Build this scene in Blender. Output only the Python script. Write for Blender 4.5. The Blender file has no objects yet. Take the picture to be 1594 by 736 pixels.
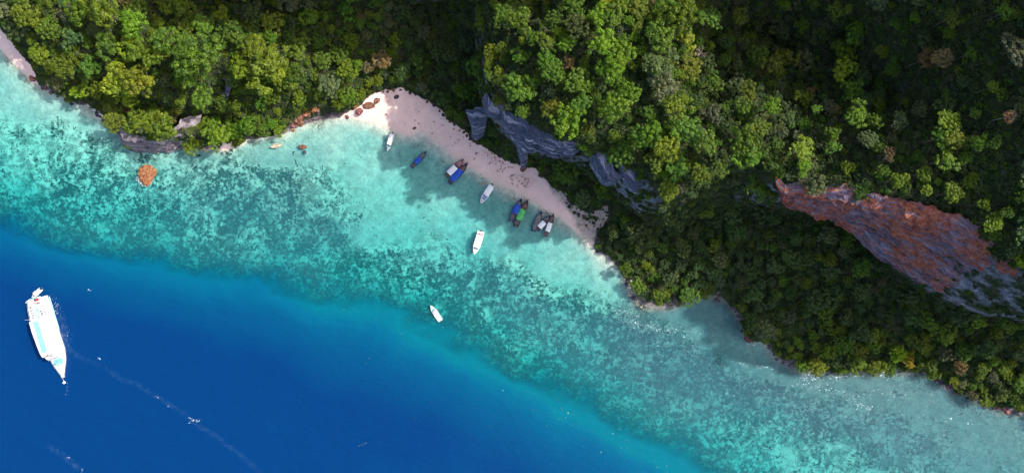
import bpy, bmesh, math, random
import numpy as np
from mathutils import Vector, Matrix
R = math.radians
PI = math.pi
S = bpy.context.scene
COL = S.collection

# ------------------------------------------------------------------ camera, world, sun, exposure
CAM_H = 320.0
MPP = 0.30                      # metres on the sea surface per unit of the survey grid
cam = bpy.data.cameras.new("camera")
cam.sensor_width = 36.0
cam.lens = 36.0 * CAM_H / (1594 * MPP)
cam.clip_start = 1.0
cam.clip_end = 9000.0
cam_o = bpy.data.objects.new("camera", cam)
cam_o.location = (0, 0, CAM_H)
COL.objects.link(cam_o)
S.camera = cam_o

SUN_EL, SUN_AZ = 44.0, 19.0     # elevation; degrees north of east
sdir = Vector((math.cos(R(SUN_EL)) * math.cos(R(SUN_AZ)), math.cos(R(SUN_EL)) * math.sin(R(SUN_AZ)), math.sin(R(SUN_EL))))
world = bpy.data.worlds.new("World")
S.world = world
world.use_nodes = True
wn = world.node_tree
sky = wn.nodes.new("ShaderNodeTexSky")
sky.sky_type = 'NISHITA'
sky.sun_disc = False
sky.dust_density = 4.0
sky.ozone_density = 0.4
sky.sun_elevation = R(SUN_EL)
sky.sun_rotation = R(90 - SUN_AZ)
wn.links.new(sky.outputs[0], wn.nodes["Background"].inputs[0])
wn.nodes["Background"].inputs[1].default_value = 0.15
sl = bpy.data.lights.new("sun", 'SUN')
sl.energy = 3.5
sl.angle = R(0.55)
sl.color = (1.0, 0.955, 0.88)
sun_o = bpy.data.objects.new("sun", sl)
sun_o.rotation_euler = sdir.to_track_quat('Z', 'Y').to_euler()
COL.objects.link(sun_o)
S.view_settings.view_transform = 'Standard'
S.view_settings.look = 'None'
S.view_settings.gamma = 1
S.view_settings.exposure = 0.95
S.cycles.max_bounces = 5
S.cycles.diffuse_bounces = 2
S.cycles.glossy_bounces = 2
S.cycles.transparent_max_bounces = 8

# ------------------------------------------------------------------ helpers
rnd = random.Random(7)
rng = np.random.default_rng(11)

def W(px, py, h=0.0):
    k = MPP * (1 - h / CAM_H)
    return Vector(((px - 797) * k, (368 - py) * k, h))

def link(o, parent=None):
    COL.objects.link(o)
    if parent is not None: o.parent = parent
    return o

def tag(o, label=None, cat=None, group=None, kind=None):
    if label: o['label'] = label
    if cat: o['category'] = cat
    if group: o['group'] = group
    if kind: o['kind'] = kind
    return o

def empty(name, loc, rz=0.0, label=None, cat=None, group=None, s=1.0):
    o = bpy.data.objects.new(name, None)
    o.location = loc; o.rotation_euler = (0, 0, rz); o.scale = (s, s, s)
    o.empty_display_size = 0.5
    link(o)
    return tag(o, label, cat, group)

def mesh_np(name, V, F, mat=None, smooth=False, attrs=None):
    """V (n,3), F (m,k) index array with k fixed."""
    V = np.asarray(V, dtype=np.float32); F = np.asarray(F, dtype=np.int32)
    me = bpy.data.meshes.new(name)
    me.vertices.add(len(V)); me.vertices.foreach_set("co", V.ravel())
    k = F.shape[1]
    me.loops.add(F.size); me.loops.foreach_set("vertex_index", F.ravel())
    me.polygons.add(len(F)); me.polygons.foreach_set("loop_start", np.arange(len(F), dtype=np.int32) * k)
    me.polygons.foreach_set("use_smooth", np.full(len(F), smooth))
    me.update(calc_edges=True)
    if attrs:
        for an, (dom, typ, arr) in attrs.items():
            a = me.attributes.new(an, typ, dom)
            a.data.foreach_set("color" if typ == 'FLOAT_COLOR' else ("vector" if typ == 'FLOAT_VECTOR' else "value"), np.asarray(arr, dtype=np.float32).ravel())
    if mat: me.materials.append(mat)
    return me

def obj(name, me, parent=None, color=None):
    o = bpy.data.objects.new(name, me)
    if color is not None: o.color = (*color, 1)
    return link(o, parent)

def hash2(ix, iy, seed):
    n = (ix.astype(np.int64) * 374761393 + iy.astype(np.int64) * 668265263 + seed * 974634777) & 0x7fffffff
    n = ((n ^ (n >> 13)) * 1274126177) & 0x7fffffff
    return ((n ^ (n >> 16)) & 0xffff) / 65535.0

def vnoise(x, y, sc, seed):
    x = x / sc; y = y / sc
    ix = np.floor(x); iy = np.floor(y); fx = x - ix; fy = y - iy
    fx = fx * fx * (3 - 2 * fx); fy = fy * fy * (3 - 2 * fy)
    a = hash2(ix, iy, seed); b = hash2(ix + 1, iy, seed); c = hash2(ix, iy + 1, seed); d = hash2(ix + 1, iy + 1, seed)
    return (a * (1 - fx) + b * fx) * (1 - fy) + (c * (1 - fx) + d * fx) * fy

def fbm(x, y, sc, seed, octs=4, g=0.5):
    t = 0; a = 1; s = 0
    for i in range(octs):
        t = t + a * vnoise(x, y, sc / 2 ** i, seed + i); s += a; a *= g
    return t / s * 2 - 1

def in_poly(x, y, poly):
    c = np.zeros(np.shape(x), dtype=bool)
    n = len(poly); j = n - 1
    for i in range(n):
        xi, yi = poly[i]; xj, yj = poly[j]
        if yi != yj:
            c ^= ((yi > y) != (yj > y)) & (x < (xj - xi) * (y - yi) / (yj - yi) + xi)
        j = i
    return c

def dist_line(x, y, pts):
    d = np.full(np.shape(x), 1e9)
    for (ax, ay), (bx, by) in zip(pts[:-1], pts[1:]):
        vx, vy = bx - ax, by - ay
        t = np.clip(((x - ax) * vx + (y - ay) * vy) / (vx * vx + vy * vy + 1e-9), 0, 1)
        d = np.minimum(d, np.hypot(x - ax - t * vx, y - ay - t * vy))
    return d

# ------------------------------------------------------------------ materials
class NT:
    def __init__(s, name):
        s.m = bpy.data.materials.new(name); s.m.use_nodes = True
        s.t = s.m.node_tree; s.t.nodes.clear()
        s.out = s.n('OutputMaterial')
    def n(s, typ, **kw):
        nd = s.t.nodes.new('ShaderNode' + typ)
        for k, v in kw.items(): setattr(nd, k, v)
        return nd
    def l(s, a, b): s.t.links.new(a, b)
    def put(s, sock, v):
        if isinstance(v, bpy.types.NodeSocket): s.l(v, sock)
        elif v is not None:
            try: sock.default_value = v
            except Exception: sock.default_value = (*v, 1)
    def math(s, op, a, b=None, clamp=False):
        nd = s.n('Math', operation=op, use_clamp=clamp); s.put(nd.inputs[0], a)
        if b is not None: s.put(nd.inputs[1], b)
        return nd.outputs[0]
    def noise(s, scale, detail=3, rough=.5, vec=None, dist=0, col=False):
        nd = s.n('TexNoise'); nd.inputs['Scale'].default_value = scale; nd.inputs['Detail'].default_value = detail
        nd.inputs['Roughness'].default_value = rough; nd.inputs['Distortion'].default_value = dist
        s.l(vec or s.pos(), nd.inputs['Vector'])
        return nd.outputs['Color' if col else 'Fac']
    def pos(s):
        if not hasattr(s, '_p'): s._p = s.n('NewGeometry').outputs['Position']
        return s._p
    def objco(s):
        if not hasattr(s, '_o'): s._o = s.n('TexCoord').outputs['Object']
        return s._o
    def attr(s, name, typ='GEOMETRY', out='Fac'):
        nd = s.n('Attribute', attribute_type=typ); nd.attribute_name = name
        return nd.outputs[out]
    def ramp(s, f, stops):
        nd = s.n('ValToRGB'); cr = nd.color_ramp
        while len(cr.elements) < len(stops): cr.elements.new(0.5)
        for e, (p, c) in zip(cr.elements, stops):
            e.position = p; e.color = (*c, 1) if len(c) == 3 else c
        s.put(nd.inputs[0], f); return nd.outputs[0]
    def step(s, f, a, b):
        nd = s.n('MapRange', interpolation_type='SMOOTHSTEP'); s.put(nd.inputs[0], f)
        s.put(nd.inputs[1], a); s.put(nd.inputs[2], b); return nd.outputs[0]
    def mix(s, f, a, b, mode='MIX'):
        nd = s.n('Mix', data_type='RGBA', blend_type=mode); s.put(nd.inputs[0], f)
        s.put(nd.inputs[6], a); s.put(nd.inputs[7], b); return nd.outputs[2]
    def bump(s, h, strength=.5, dist=.1):
        nd = s.n('Bump'); nd.inputs['Strength'].default_value = strength; nd.inputs['Distance'].default_value = dist
        s.l(h, nd.inputs['Height']); return nd.outputs[0]
    def princ(s, col, rough=.8, spec=.3, normal=None, **kw):
        nd = s.n('BsdfPrincipled'); s.put(nd.inputs['Base Color'], col); s.put(nd.inputs['Roughness'], rough)
        nd.inputs['Specular IOR Level'].default_value = spec
        if normal: s.l(normal, nd.inputs['Normal'])
        for k, v in kw.items(): s.put(nd.inputs[k], v)
        s.l(nd.outputs[0], s.out.inputs[0]); return nd

def simple(name, col, rough=.6, spec=.4, var=.12, scale=2.0, dirt=None):
    t = NT(name)
    f = t.noise(scale, 4, .6, vec=t.objco())
    dark = tuple(c * (1 - var * 2.2) for c in col); lite = tuple(min(1, c * (1 + var)) for c in col)
    c = t.ramp(f, [(.3, dark), (.7, lite)])
    if dirt:
        g = t.step(t.noise(scale * 3, 5, .7, vec=t.objco()), .55, .68)
        c = t.mix(t.math('MULTIPLY', g, .6), c, dirt)
    t.princ(c, rough, spec)
    return t.m

MAT = {}
def M(name, *a, **k):
    if name not in MAT: MAT[name] = simple(name, *a, **k)
    return MAT[name]
white = M('white_paint', (.84, .84, .84), .35, .5, .05, .6)
white2 = M('white_canvas', (.84, .82, .84), .8, .2, .06, .8, dirt=(.45, .4, .42))
cyan = M('pale_blue_panel', (.20, .52, .58), .4, .5, .08, .5)
ship_white = M('ship_paint', (.58, .60, .62), .35, .5, .05, .6)
blue = M('blue_canvas', (.02, .09, .50), .75, .3, .2, 1.2)
navy = M('navy_paint', (.02, .035, .12), .5, .4, .2)
green = M('green_canvas', (.09, .48, .13), .75, .3, .2, 1.2)
wood = M('weathered_wood', (.20, .12, .09), .75, .3, .3, 3)
darkwood = M('dark_wood', (.07, .045, .04), .7, .3, .3, 3)
greywood = M('grey_wood', (.16, .15, .17), .7, .3, .3, 3)
red = M('red_cloth', (.50, .035, .025), .7, .3, .2)
pink = M('pink_cloth', (.55, .25, .27), .7, .3, .2)
black = M('black_plastic', (.015, .017, .02), .4, .5, .1)
metal = M('grey_metal', (.35, .36, .38), .4, .5, .1)
glass = M('tinted_glass', (.03, .07, .10), .08, .6, .05)
teal = M('teal_paint', (.06, .28, .32), .5, .4, .15)
orangebuoy = M('buoy_white', (.8, .8, .78), .4, .5, .05)
rope = M('pale_rope', (.55, .5, .42), .9, .2, .1)

# rock: grey limestone with rust and pale streaks
def rock_mat(name, orange, base=(.22, .20, .23), dark=(.06, .055, .07), sx=.02, sy=.30, streak=0.0):
    t = NT(name)
    uv = t.attr('ruv', out='Vector')
    mp = t.n('Mapping'); mp.inputs['Scale'].default_value = (sx, sy, 1); t.l(uv, mp.inputs['Vector'])
    st = t.noise(1.0, 8, .72, vec=mp.outputs[0], dist=1.2)
    mp2 = t.n('Mapping'); mp2.inputs['Scale'].default_value = (sx * 3, sy * 2.2, 1); mp2.inputs['Location'].default_value = (7, 3, 0); t.l(uv, mp2.inputs['Vector'])
    st2 = t.noise(1.0, 6, .7, vec=mp2.outputs[0], dist=.8)
    big = t.noise(.045, 3, .6)
    c = t.ramp(st, [(.34, dark), (.47, base), (.57 - streak * .5, tuple(x * 1.5 for x in base)), (.68 - streak, (.50 + streak, .47 + streak, .55 + streak))])
    om = t.step(t.math('ADD', t.math('MULTIPLY', big, .36), t.math('MULTIPLY', st2, .64)), .61 - orange * .15, .70 - orange * .15)
    oc = t.ramp(t.noise(.5, 5, .7), [(.3, (.17, .042, .02)), (.5, (.40, .10, .035)), (.7, (.56, .24, .13))])
    c = t.mix(t.math('MULTIPLY', om, .85), c, oc)
    crack = t.step(t.noise(1.0, 8, .75, vec=mp.outputs[0], dist=2.5), .36, .44)
    c = t.mix(crack, tuple(x * .7 for x in dark), c)
    b = t.bump(t.math('ADD', st, t.noise(.9, 6, .7)), 1.0, 1.2)
    t.princ(c, .9, .15, b)
    return t.m
rock_red = rock_mat('rust_limestone', 1.10, base=(.16, .135, .19), dark=(.04, .035, .05), sx=.035, sy=.42)
rock_grey = rock_mat('grey_limestone', -.5, base=(.10, .11, .17), dark=(.03, .032, .05), sx=.06, sy=.75, streak=.055)
rock_mixed = rock_mat('mixed_limestone', .25, base=(.20, .17, .19), sx=.14, sy=.7)
def boulder_mat(name, cols):
    t = NT(name)
    c = t.ramp(t.noise(.9, 6, .7), [(.32, cols[0]), (.5, cols[1]), (.68, cols[2])])
    t.princ(c, .9, .15, t.bump(t.noise(1.6, 6, .7), 1, .4)); return t.m
b_brown = boulder_mat('brown_rock', [(.04, .02, .016), (.16, .075, .05), (.32, .17, .11)])
b_orange = boulder_mat('orange_rock', [(.05, .024, .014), (.24, .095, .042), (.40, .24, .13)])
b_dark = boulder_mat('dark_rock', [(.02, .016, .02), (.06, .05, .065), (.16, .13, .16)])
b_red = boulder_mat('red_rock', [(.05, .018, .018), (.18, .06, .055), (.40, .25, .24)])
b_pale = boulder_mat('pale_rock', [(.20, .16, .11), (.42, .36, .26), (.62, .56, .42)])

# ------------------------------------------------------------------ height field (land and sea bed)
GS = 1.5
gx = np.arange(-330, 331, GS); gy = np.arange(-200, 322, GS)
NX, NY = len(gx), len(gy)
X, Y = np.meshgrid(gx, gy)

SHORE = [(-420, -60), (-120, 10), (-40, 48), (0, 74), (18, 97), (45, 123), (60, 134), (100, 153), (118, 163), (130, 171), (152, 184), (165, 190), (185, 205), (195, 221),
         (215, 229), (250, 231), (285, 224), (305, 230), (330, 231), (352, 234), (380, 222), (420, 213), (445, 207), (455, 198), (480, 190), (510, 184),
         (545, 182), (570, 190), (598, 202), (620, 212), (640, 214), (655, 212), (672, 225), (690, 240), (705, 250), (735, 268), (760, 284), (785, 297), (812, 309),
         (838, 322), (862, 338), (888, 356), (908, 373), (920, 388), (943, 399), (962, 415), (972, 440), (982, 462), (998, 478), (1025, 480),
         (1050, 478), (1080, 465), (1100, 459), (1125, 464), (1147, 485), (1153, 512), (1168, 532), (1188, 530), (1203, 553), (1230, 571),
         (1260, 582), (1300, 579), (1350, 581), (1385, 576), (1420, 578), (1455, 586), (1480, 605), (1520, 622), (1560, 638), (1594, 643), (1700, 655), (1900, 660)]
VEGEDGE = [(555, 174), (575, 150), (600, 142), (628, 138), (655, 152), (682, 168), (702, 190), (725, 205), (737, 222), (752, 229), (777, 245), (802, 256),
           (830, 262), (846, 275), (856, 290), (874, 300), (886, 314), (900, 326), (916, 333), (930, 326), (942, 316), (946, 338), (926, 368)]
D1 = [(-400, 230), (-60, 328), (0, 348), (100, 378), (200, 402), (300, 424), (420, 446), (520, 468), (600, 494), (680, 522), (740, 545), (790, 580), (860, 612), (930, 642), (1000, 674),
      (1060, 704), (1110, 745), (1200, 810), (1500, 960)]
RIM = [(757, -120, 46), (765, 20, 46), (762, 70, 43), (754, 112, 45), (775, 150, 50), (800, 168, 50), (832, 195, 50), (870, 210, 52), (903, 216, 52), (925, 233, 52), (960, 226, 52), (1000, 262, 52),
       (1038, 304, 55), (1070, 285, 58), (1110, 258, 60), (1150, 250, 61), (1190, 262, 63), (1240, 288, 66), (1300, 292, 69), (1400, 308, 73), (1480, 325, 74), (1540, 372, 79), (1594, 405, 82), (1720, 480, 96), (1770, 510, 94), (1850, 550, 40), (1950, 600, 40)]  # last points lie out of view, raised to shade cove and shelf
FOOT = [(735, 60, 9), (732, 110, 9), (745, 150, 8), (765, 200, 7), (805, 240, 7), (850, 248, 8), (900, 262, 9), (940, 290, 10), (985, 340, 8), (1030, 365, 9), (1080, 345, 11), (1130, 325, 14), (1190, 325, 20),
        (1240, 330, 22), (1320, 362, 22), (1370, 420, 20), (1430, 462, 22), (1500, 488, 26), (1594, 498, 27), (1720, 530, 30)]
cons = []   # (x, y, h)
def cline(pts, h=None, step=1.0):
    P = []
    for p in pts:
        hh = h if h is not None else p[2]
        P.append(W(p[0], p[1], hh))
    cworld(P, step)
def cworld(P, step=1.0):
    for a, b in zip(P[:-1], P[1:]):
        a = Vector(a); b = Vector(b)
        n = max(1, int((b - a).length / step))
        for i in range(n + 1):
            cons.append(tuple(a.lerp(b, i / n)))
cline(SHORE, 0.0)
cline([(x + 1, y + 10) for x, y in SHORE if 60 < x < 430], -1.1)
cline([(x + 2, y + 18) for x, y in SHORE if x <= 60 or 430 <= x < 560], -.9)
cline([(x - 5, y + 18) for x, y in SHORE if 560 <= x < 930], -1.3)
cline([(x - 5, y + 10) for x, y in SHORE if x >= 950], -1.3)
cline(VEGEDGE[:16], 2.2)
cline(D1, -9)
cline([(x - 18, y + 34) for x, y in D1], -18)
cline([(x - 60, y + 130) for x, y in D1], -32)
cline([(x + 14, y - 34) for x, y in D1], -4.2)
cline([(x + 40, y - 80) for x, y in D1], -2.6)
cline(RIM); cline(FOOT)
for p in [ # inland heights (grid x, grid y, height)
    [(-40, 20, 3), (15, 55, 4), (60, 112, 4), (120, 150, 4), (175, 180, 12), (200, 200, 16), (250, 208, 16), (300, 200, 13), (345, 215, 5), (430, 200, 3), (480, 175, 3), (545, 165, 3)],
    [(0, 0, 12), (60, 40, 15), (130, 95, 17), (200, 130, 19), (280, 160, 17), (330, 160, 13), (355, 150, 7)],
    [(60, -10, 20), (160, 30, 24), (260, 70, 26), (330, 90, 24)], [(380, 70, 24), (430, 105, 22), (500, 120, 15), (545, 145, 6)],
    [(250, 20, 17), (350, 15, 15), (450, 20, 14), (540, 20, 13)], [(400, 160, 10), (470, 150, 9)],
    [(600, 90, 7), (660, 110, 8), (700, 150, 6)], [(620, 20, 12), (700, 10, 13)],
    [(830, 60, 58), (900, 60, 62), (980, 50, 66), (1050, 50, 66)], [(850, 140, 56), (950, 150, 60), (1040, 180, 60), (1060, 240, 56)],
    [(1085, 0, 62), (1110, 60, 40), (1105, 150, 42)], [(1150, 60, 33), (1200, 60, 34), (1250, 100, 40), (1230, 150, 46), (1170, 170, 58), (1110, 200, 57)],
    [(1300, 60, 46), (1330, 110, 54), (1380, 150, 56), (1330, 210, 66), (1240, 240, 62)],
    [(1400, 30, 72), (1430, 100, 74), (1470, 170, 78), (1440, 250, 78)], [(1540, 20, 92), (1560, 110, 94), (1560, 200, 92), (1560, 290, 88)],
    [(1000, 400, 6), (1080, 410, 8), (1140, 420, 9), (1230, 430, 11), (1310, 440, 14)], [(1150, 480, 5), (1230, 530, 6), (1300, 545, 7), (1390, 550, 7), (1480, 570, 7), (1560, 600, 8), (1650, 620, 9)],
    [(1250, 480, 9), (1340, 500, 11), (1430, 520, 15), (1540, 540, 17), (1650, 560, 20)],
]: cline(p)
cworld([(-330, 200, 30), (-230, 150, 28), (-190, 130, 26), (-170, 112, 22)])
cworld([(-150, 104, 20), (0, 104, 24), (45, 104, 60), (130, 100, 84), (180, 92, 118)])
cworld([(-150, 128, 40), (-90, 119, 96), (0, 119, 132), (60, 119, 138), (140, 118, 146), (200, 100, 165)])  # unseen wall north of the view, raised to shade the northern forest
cworld([(-150, 200, 60), (0, 200, 125), (200, 200, 160)])
cworld([(180, 88, 124), (182, 50, 118), (188, 18, 106)])
cworld([(232, 80, 176), (236, 30, 160), (250, -2, 126), (262, -30, 84), (290, -65, 40)])  # unseen eastern ridge, its height set to shade the slope in view
cworld([(330, 250, 160), (330, 60, 150), (330, -20, 110), (330, -75, 35)])
cworld([(-330, 200, 30), (-100, 321, 90), (330, 321, 160)], 4)

def solve():
    cx = np.array([c[0] for c in cons]); cy = np.array([c[1] for c in cons]); ch = np.array([c[2] for c in cons])
    H = None
    for lev in (16, 8, 4, 2, 1):
        nx, ny = (NX - 1) // lev + 2, (NY - 1) // lev + 2
        s = GS * lev
        ix = np.round((cx - gx[0]) / s).astype(int); iy = np.round((cy - gy[0]) / s).astype(int)
        ok = (ix >= 0) & (ix < nx) & (iy >= 0) & (iy < ny)
        acc = np.zeros((ny, nx)); cnt = np.zeros((ny, nx))
        np.add.at(acc, (iy[ok], ix[ok]), ch[ok]); np.add.at(cnt, (iy[ok], ix[ok]), 1)
        fix = cnt > 0; val = np.where(fix, acc / np.maximum(cnt, 1), 0)
        if H is None: H = np.full((ny, nx), ch.mean())
        else:
            yy = np.clip(np.arange(ny) / 2, 0, H.shape[0] - 1.001); xx = np.clip(np.arange(nx) / 2, 0, H.shape[1] - 1.001)
            y0 = yy.astype(int); x0 = xx.astype(int); fy = (yy - y0)[:, None]; fx = (xx - x0)[None]
            H = (H[y0][:, x0] * (1 - fx) + H[y0][:, x0 + 1] * fx) * (1 - fy) + (H[y0 + 1][:, x0] * (1 - fx) + H[y0 + 1][:, x0 + 1] * fx) * fy
        for it in range(400 if lev > 1 else 120):
            H = np.where(fix, val, H)
            P = np.pad(H, 1, mode='edge')
            H = .25 * (P[:-2, 1:-1] + P[2:, 1:-1] + P[1:-1, :-2] + P[1:-1, 2:])
        H = np.where(fix, val, H)
    for _ in range(2):                     # soften the creases along the guide lines a little
        P = np.pad(H, 1, mode='edge')
        H = .5 * H + .125 * (P[:-2, 1:-1] + P[2:, 1:-1] + P[1:-1, :-2] + P[1:-1, 2:])
    return H[:NY, :NX]
H = solve()
def wp(pts): return [tuple(W(p[0], p[1], 1.0)[:2]) for p in pts]
land = np.clip(H / 6, 0, 1)
H = H + land * (fbm(X, Y, 34, 3, 5) * 4.0 + fbm(X, Y, 9, 13, 3) * 1.2) + np.clip(H / 30, 0, 1) * fbm(X, Y, 60, 31, 3) * 3
dd = dist_line(X, Y, wp(D1)); edge = np.exp(-(dd / 16) ** 2)
H = H + np.where(H < 0, np.clip(-H / 3, 0, 1) * fbm(X, Y, 12, 5, 4) * .7 + edge * (fbm(X, Y, 30, 6, 5, .6) * 3.6 + fbm(X, Y, 7, 8, 3) * 1.6), 0)
H = np.where((H > -1.5) & (edge > .2), -1.5, H) + fbm(X, Y, 8, 77, 3) * .12

def hgt(x, y):
    fx = (np.asarray(x) - gx[0]) / GS; fy = (np.asarray(y) - gy[0]) / GS
    fx = np.clip(fx, 0, NX - 1.001); fy = np.clip(fy, 0, NY - 1.001)
    x0 = fx.astype(int); y0 = fy.astype(int); fx = fx - x0; fy = fy - y0
    return (H[y0, x0] * (1 - fx) + H[y0, x0 + 1] * fx) * (1 - fy) + (H[y0 + 1, x0] * (1 - fx) + H[y0 + 1, x0 + 1] * fx) * fy

BEACH = wp(VEGEDGE + [(925, 400), (870, 380), (800, 330), (720, 290), (640, 245), (590, 225), (550, 200), (520, 185), (548, 172)])
BEACH_W = wp([(-60, 15), (-20, 30), (6, 38), (20, 62), (38, 88), (54, 106), (60, 150), (0, 160), (-120, 60)])
POCKET = wp([(126, 160), (140, 166), (158, 176), (168, 182), (160, 200), (130, 185)])
SHOREROCK = wp([(444, 200), (462, 184), (490, 170), (515, 166), (545, 170), (560, 190), (520, 196), (470, 206)])
PALE = wp([(288, 236), (300, 214), (312, 214), (318, 228), (420, 213), (440, 210), (440, 230), (300, 250)])
PX = 797 + X / MPP; PY = 368 - Y / MPP          # survey grid coordinates on the sea level
sand = (in_poly(X, Y, BEACH) | in_poly(X, Y, BEACH_W) | in_poly(X, Y, POCKET) | in_poly(X, Y, PALE)).astype(float)
for _ in range(2):
    P = np.pad(sand, 1, mode='edge'); sand = .4 * sand + .15 * (P[:-2, 1:-1] + P[2:, 1:-1] + P[1:-1, :-2] + P[1:-1, 2:])

def blobs(lst, base=0.0, warp=18):
    """weighted soft patches: (px, py, rx, ry, rot_deg, value)"""
    wx = PX + warp * fbm(X, Y, 22, 91, 3); wy = PY + warp * fbm(X, Y, 22, 95, 3)
    num = np.full(X.shape, base * .15); den = np.full(X.shape, .15)
    for (cx, cy, rx, ry, rot, v) in lst:
        c, s = math.cos(R(rot)), math.sin(R(rot))
        dx, dy = wx - cx, wy - cy
        u = (dx * c + dy * s) / rx; w = (-dx * s + dy * c) / ry
        g = np.exp(-(u * u + w * w) * 1.1)
        num += g * v; den += g
    return num / den
coral = blobs([(30, 230, 70, 50, 20, .50), (60, 300, 90, 25, 15, .42), (180, 300, 90, 35, 15, .85), (215, 330, 60, 30, 15, .95), (120, 215, 60, 25, 30, .55), (290, 270, 50, 25, 0, .6),
               (420, 330, 90, 45, 10, .85), (380, 290, 60, 25, 0, .8), (470, 360, 60, 40, 20, .95), (520, 290, 50, 30, 0, .5), (330, 370, 90, 22, 15, .6), (250, 370, 40, 20, 15, .8), (540, 400, 90, 25, 20, .85),
               (620, 340, 60, 40, 0, .25), (680, 400, 80, 25, 20, .45), (560, 340, 30, 50, 0, .30), (720, 450, 110, 30, 25, .85), (600, 440, 60, 20, 20, .5), (820, 440, 70, 30, 20, .75), (880, 520, 100, 35, 35, .85),
               (820, 500, 60, 30, 20, .9), (960, 480, 60, 25, 30, .35), (900, 420, 50, 25, 30, .30), (1040, 560, 90, 50, 30, .95), (1000, 630, 70, 30, 40, .85), (1120, 640, 90, 40, 30, .9), (1200, 600, 80, 25, 20, .6),
               (1180, 700, 60, 30, 20, .45), (1300, 690, 80, 30, 10, .7), (1250, 640, 70, 25, 10, .75), (1420, 690, 70, 30, 0, .6), (1450, 640, 70, 20, 10, .35), (1540, 700, 60, 30, 0, .45), (1380, 610, 70, 18, 5, .35),
               (560, 215, 60, 20, 0, .02), (640, 270, 70, 50, 0, .06), (760, 360, 90, 40, 20, .12), (850, 390, 60, 30, 20, .08), (940, 440, 40, 20, 30, .1), (450, 230, 60, 16, 0, .22), (300, 240, 40, 14, 0, .3),
               (40, 160, 60, 25, 40, .22), (110, 180, 50, 16, 30, .2), (330, 250, 60, 16, 0, .35), (1110, 515, 75, 34, 20, .02), (1080, 500, 60, 18, 10, .05), (1200, 570, 50, 16, 20, .1)], .5)
coral = (coral * 1.0 + fbm(X, Y, 10, 61, 3) * .18) * 1.0 + .32 * np.exp(-(dd / 15) ** 2) * (H < -2) * np.clip(.15 - H / .9, 0, 1)
murk_haze = blobs([(430, 320, 110, 60, 10, .5), (330, 270, 70, 30, 0, .35), (500, 350, 50, 40, 0, .6), (380, 245, 70, 20, 0, .45), (1040, 560, 100, 60, 30, .85), (1100, 480, 60, 25, 10, .95), (1250, 620, 140, 50, 10, .9), (1450, 650, 150, 60, 0, 1.0),  # greyish patches: sky reflection, haze and cove shade put into the water colour
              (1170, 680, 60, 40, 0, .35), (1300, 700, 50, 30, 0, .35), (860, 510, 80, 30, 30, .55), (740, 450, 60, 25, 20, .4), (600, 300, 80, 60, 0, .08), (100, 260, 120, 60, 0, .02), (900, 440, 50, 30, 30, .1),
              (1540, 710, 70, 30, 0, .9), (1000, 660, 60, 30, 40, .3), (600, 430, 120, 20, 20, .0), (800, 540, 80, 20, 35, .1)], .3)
tone = np.clip((560 - PX) / 560, 0, 1) * .28 - np.clip((PX - 500) / 600, 0, 1) * .26 + fbm(X, Y, 90, 41, 4) * .20 + fbm(X, Y, 22, 43, 4) * .06 - .07
rubble = blobs([(905, 300, 30, 30, 0, 1), (935, 345, 25, 22, 0, 1), (880, 275, 20, 16, 0, .8), (860, 330, 25, 20, 0, .1), (830, 280, 25, 15, 0, .3), (700, 180, 90, 60, 0, 0)], 0, 6)

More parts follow.
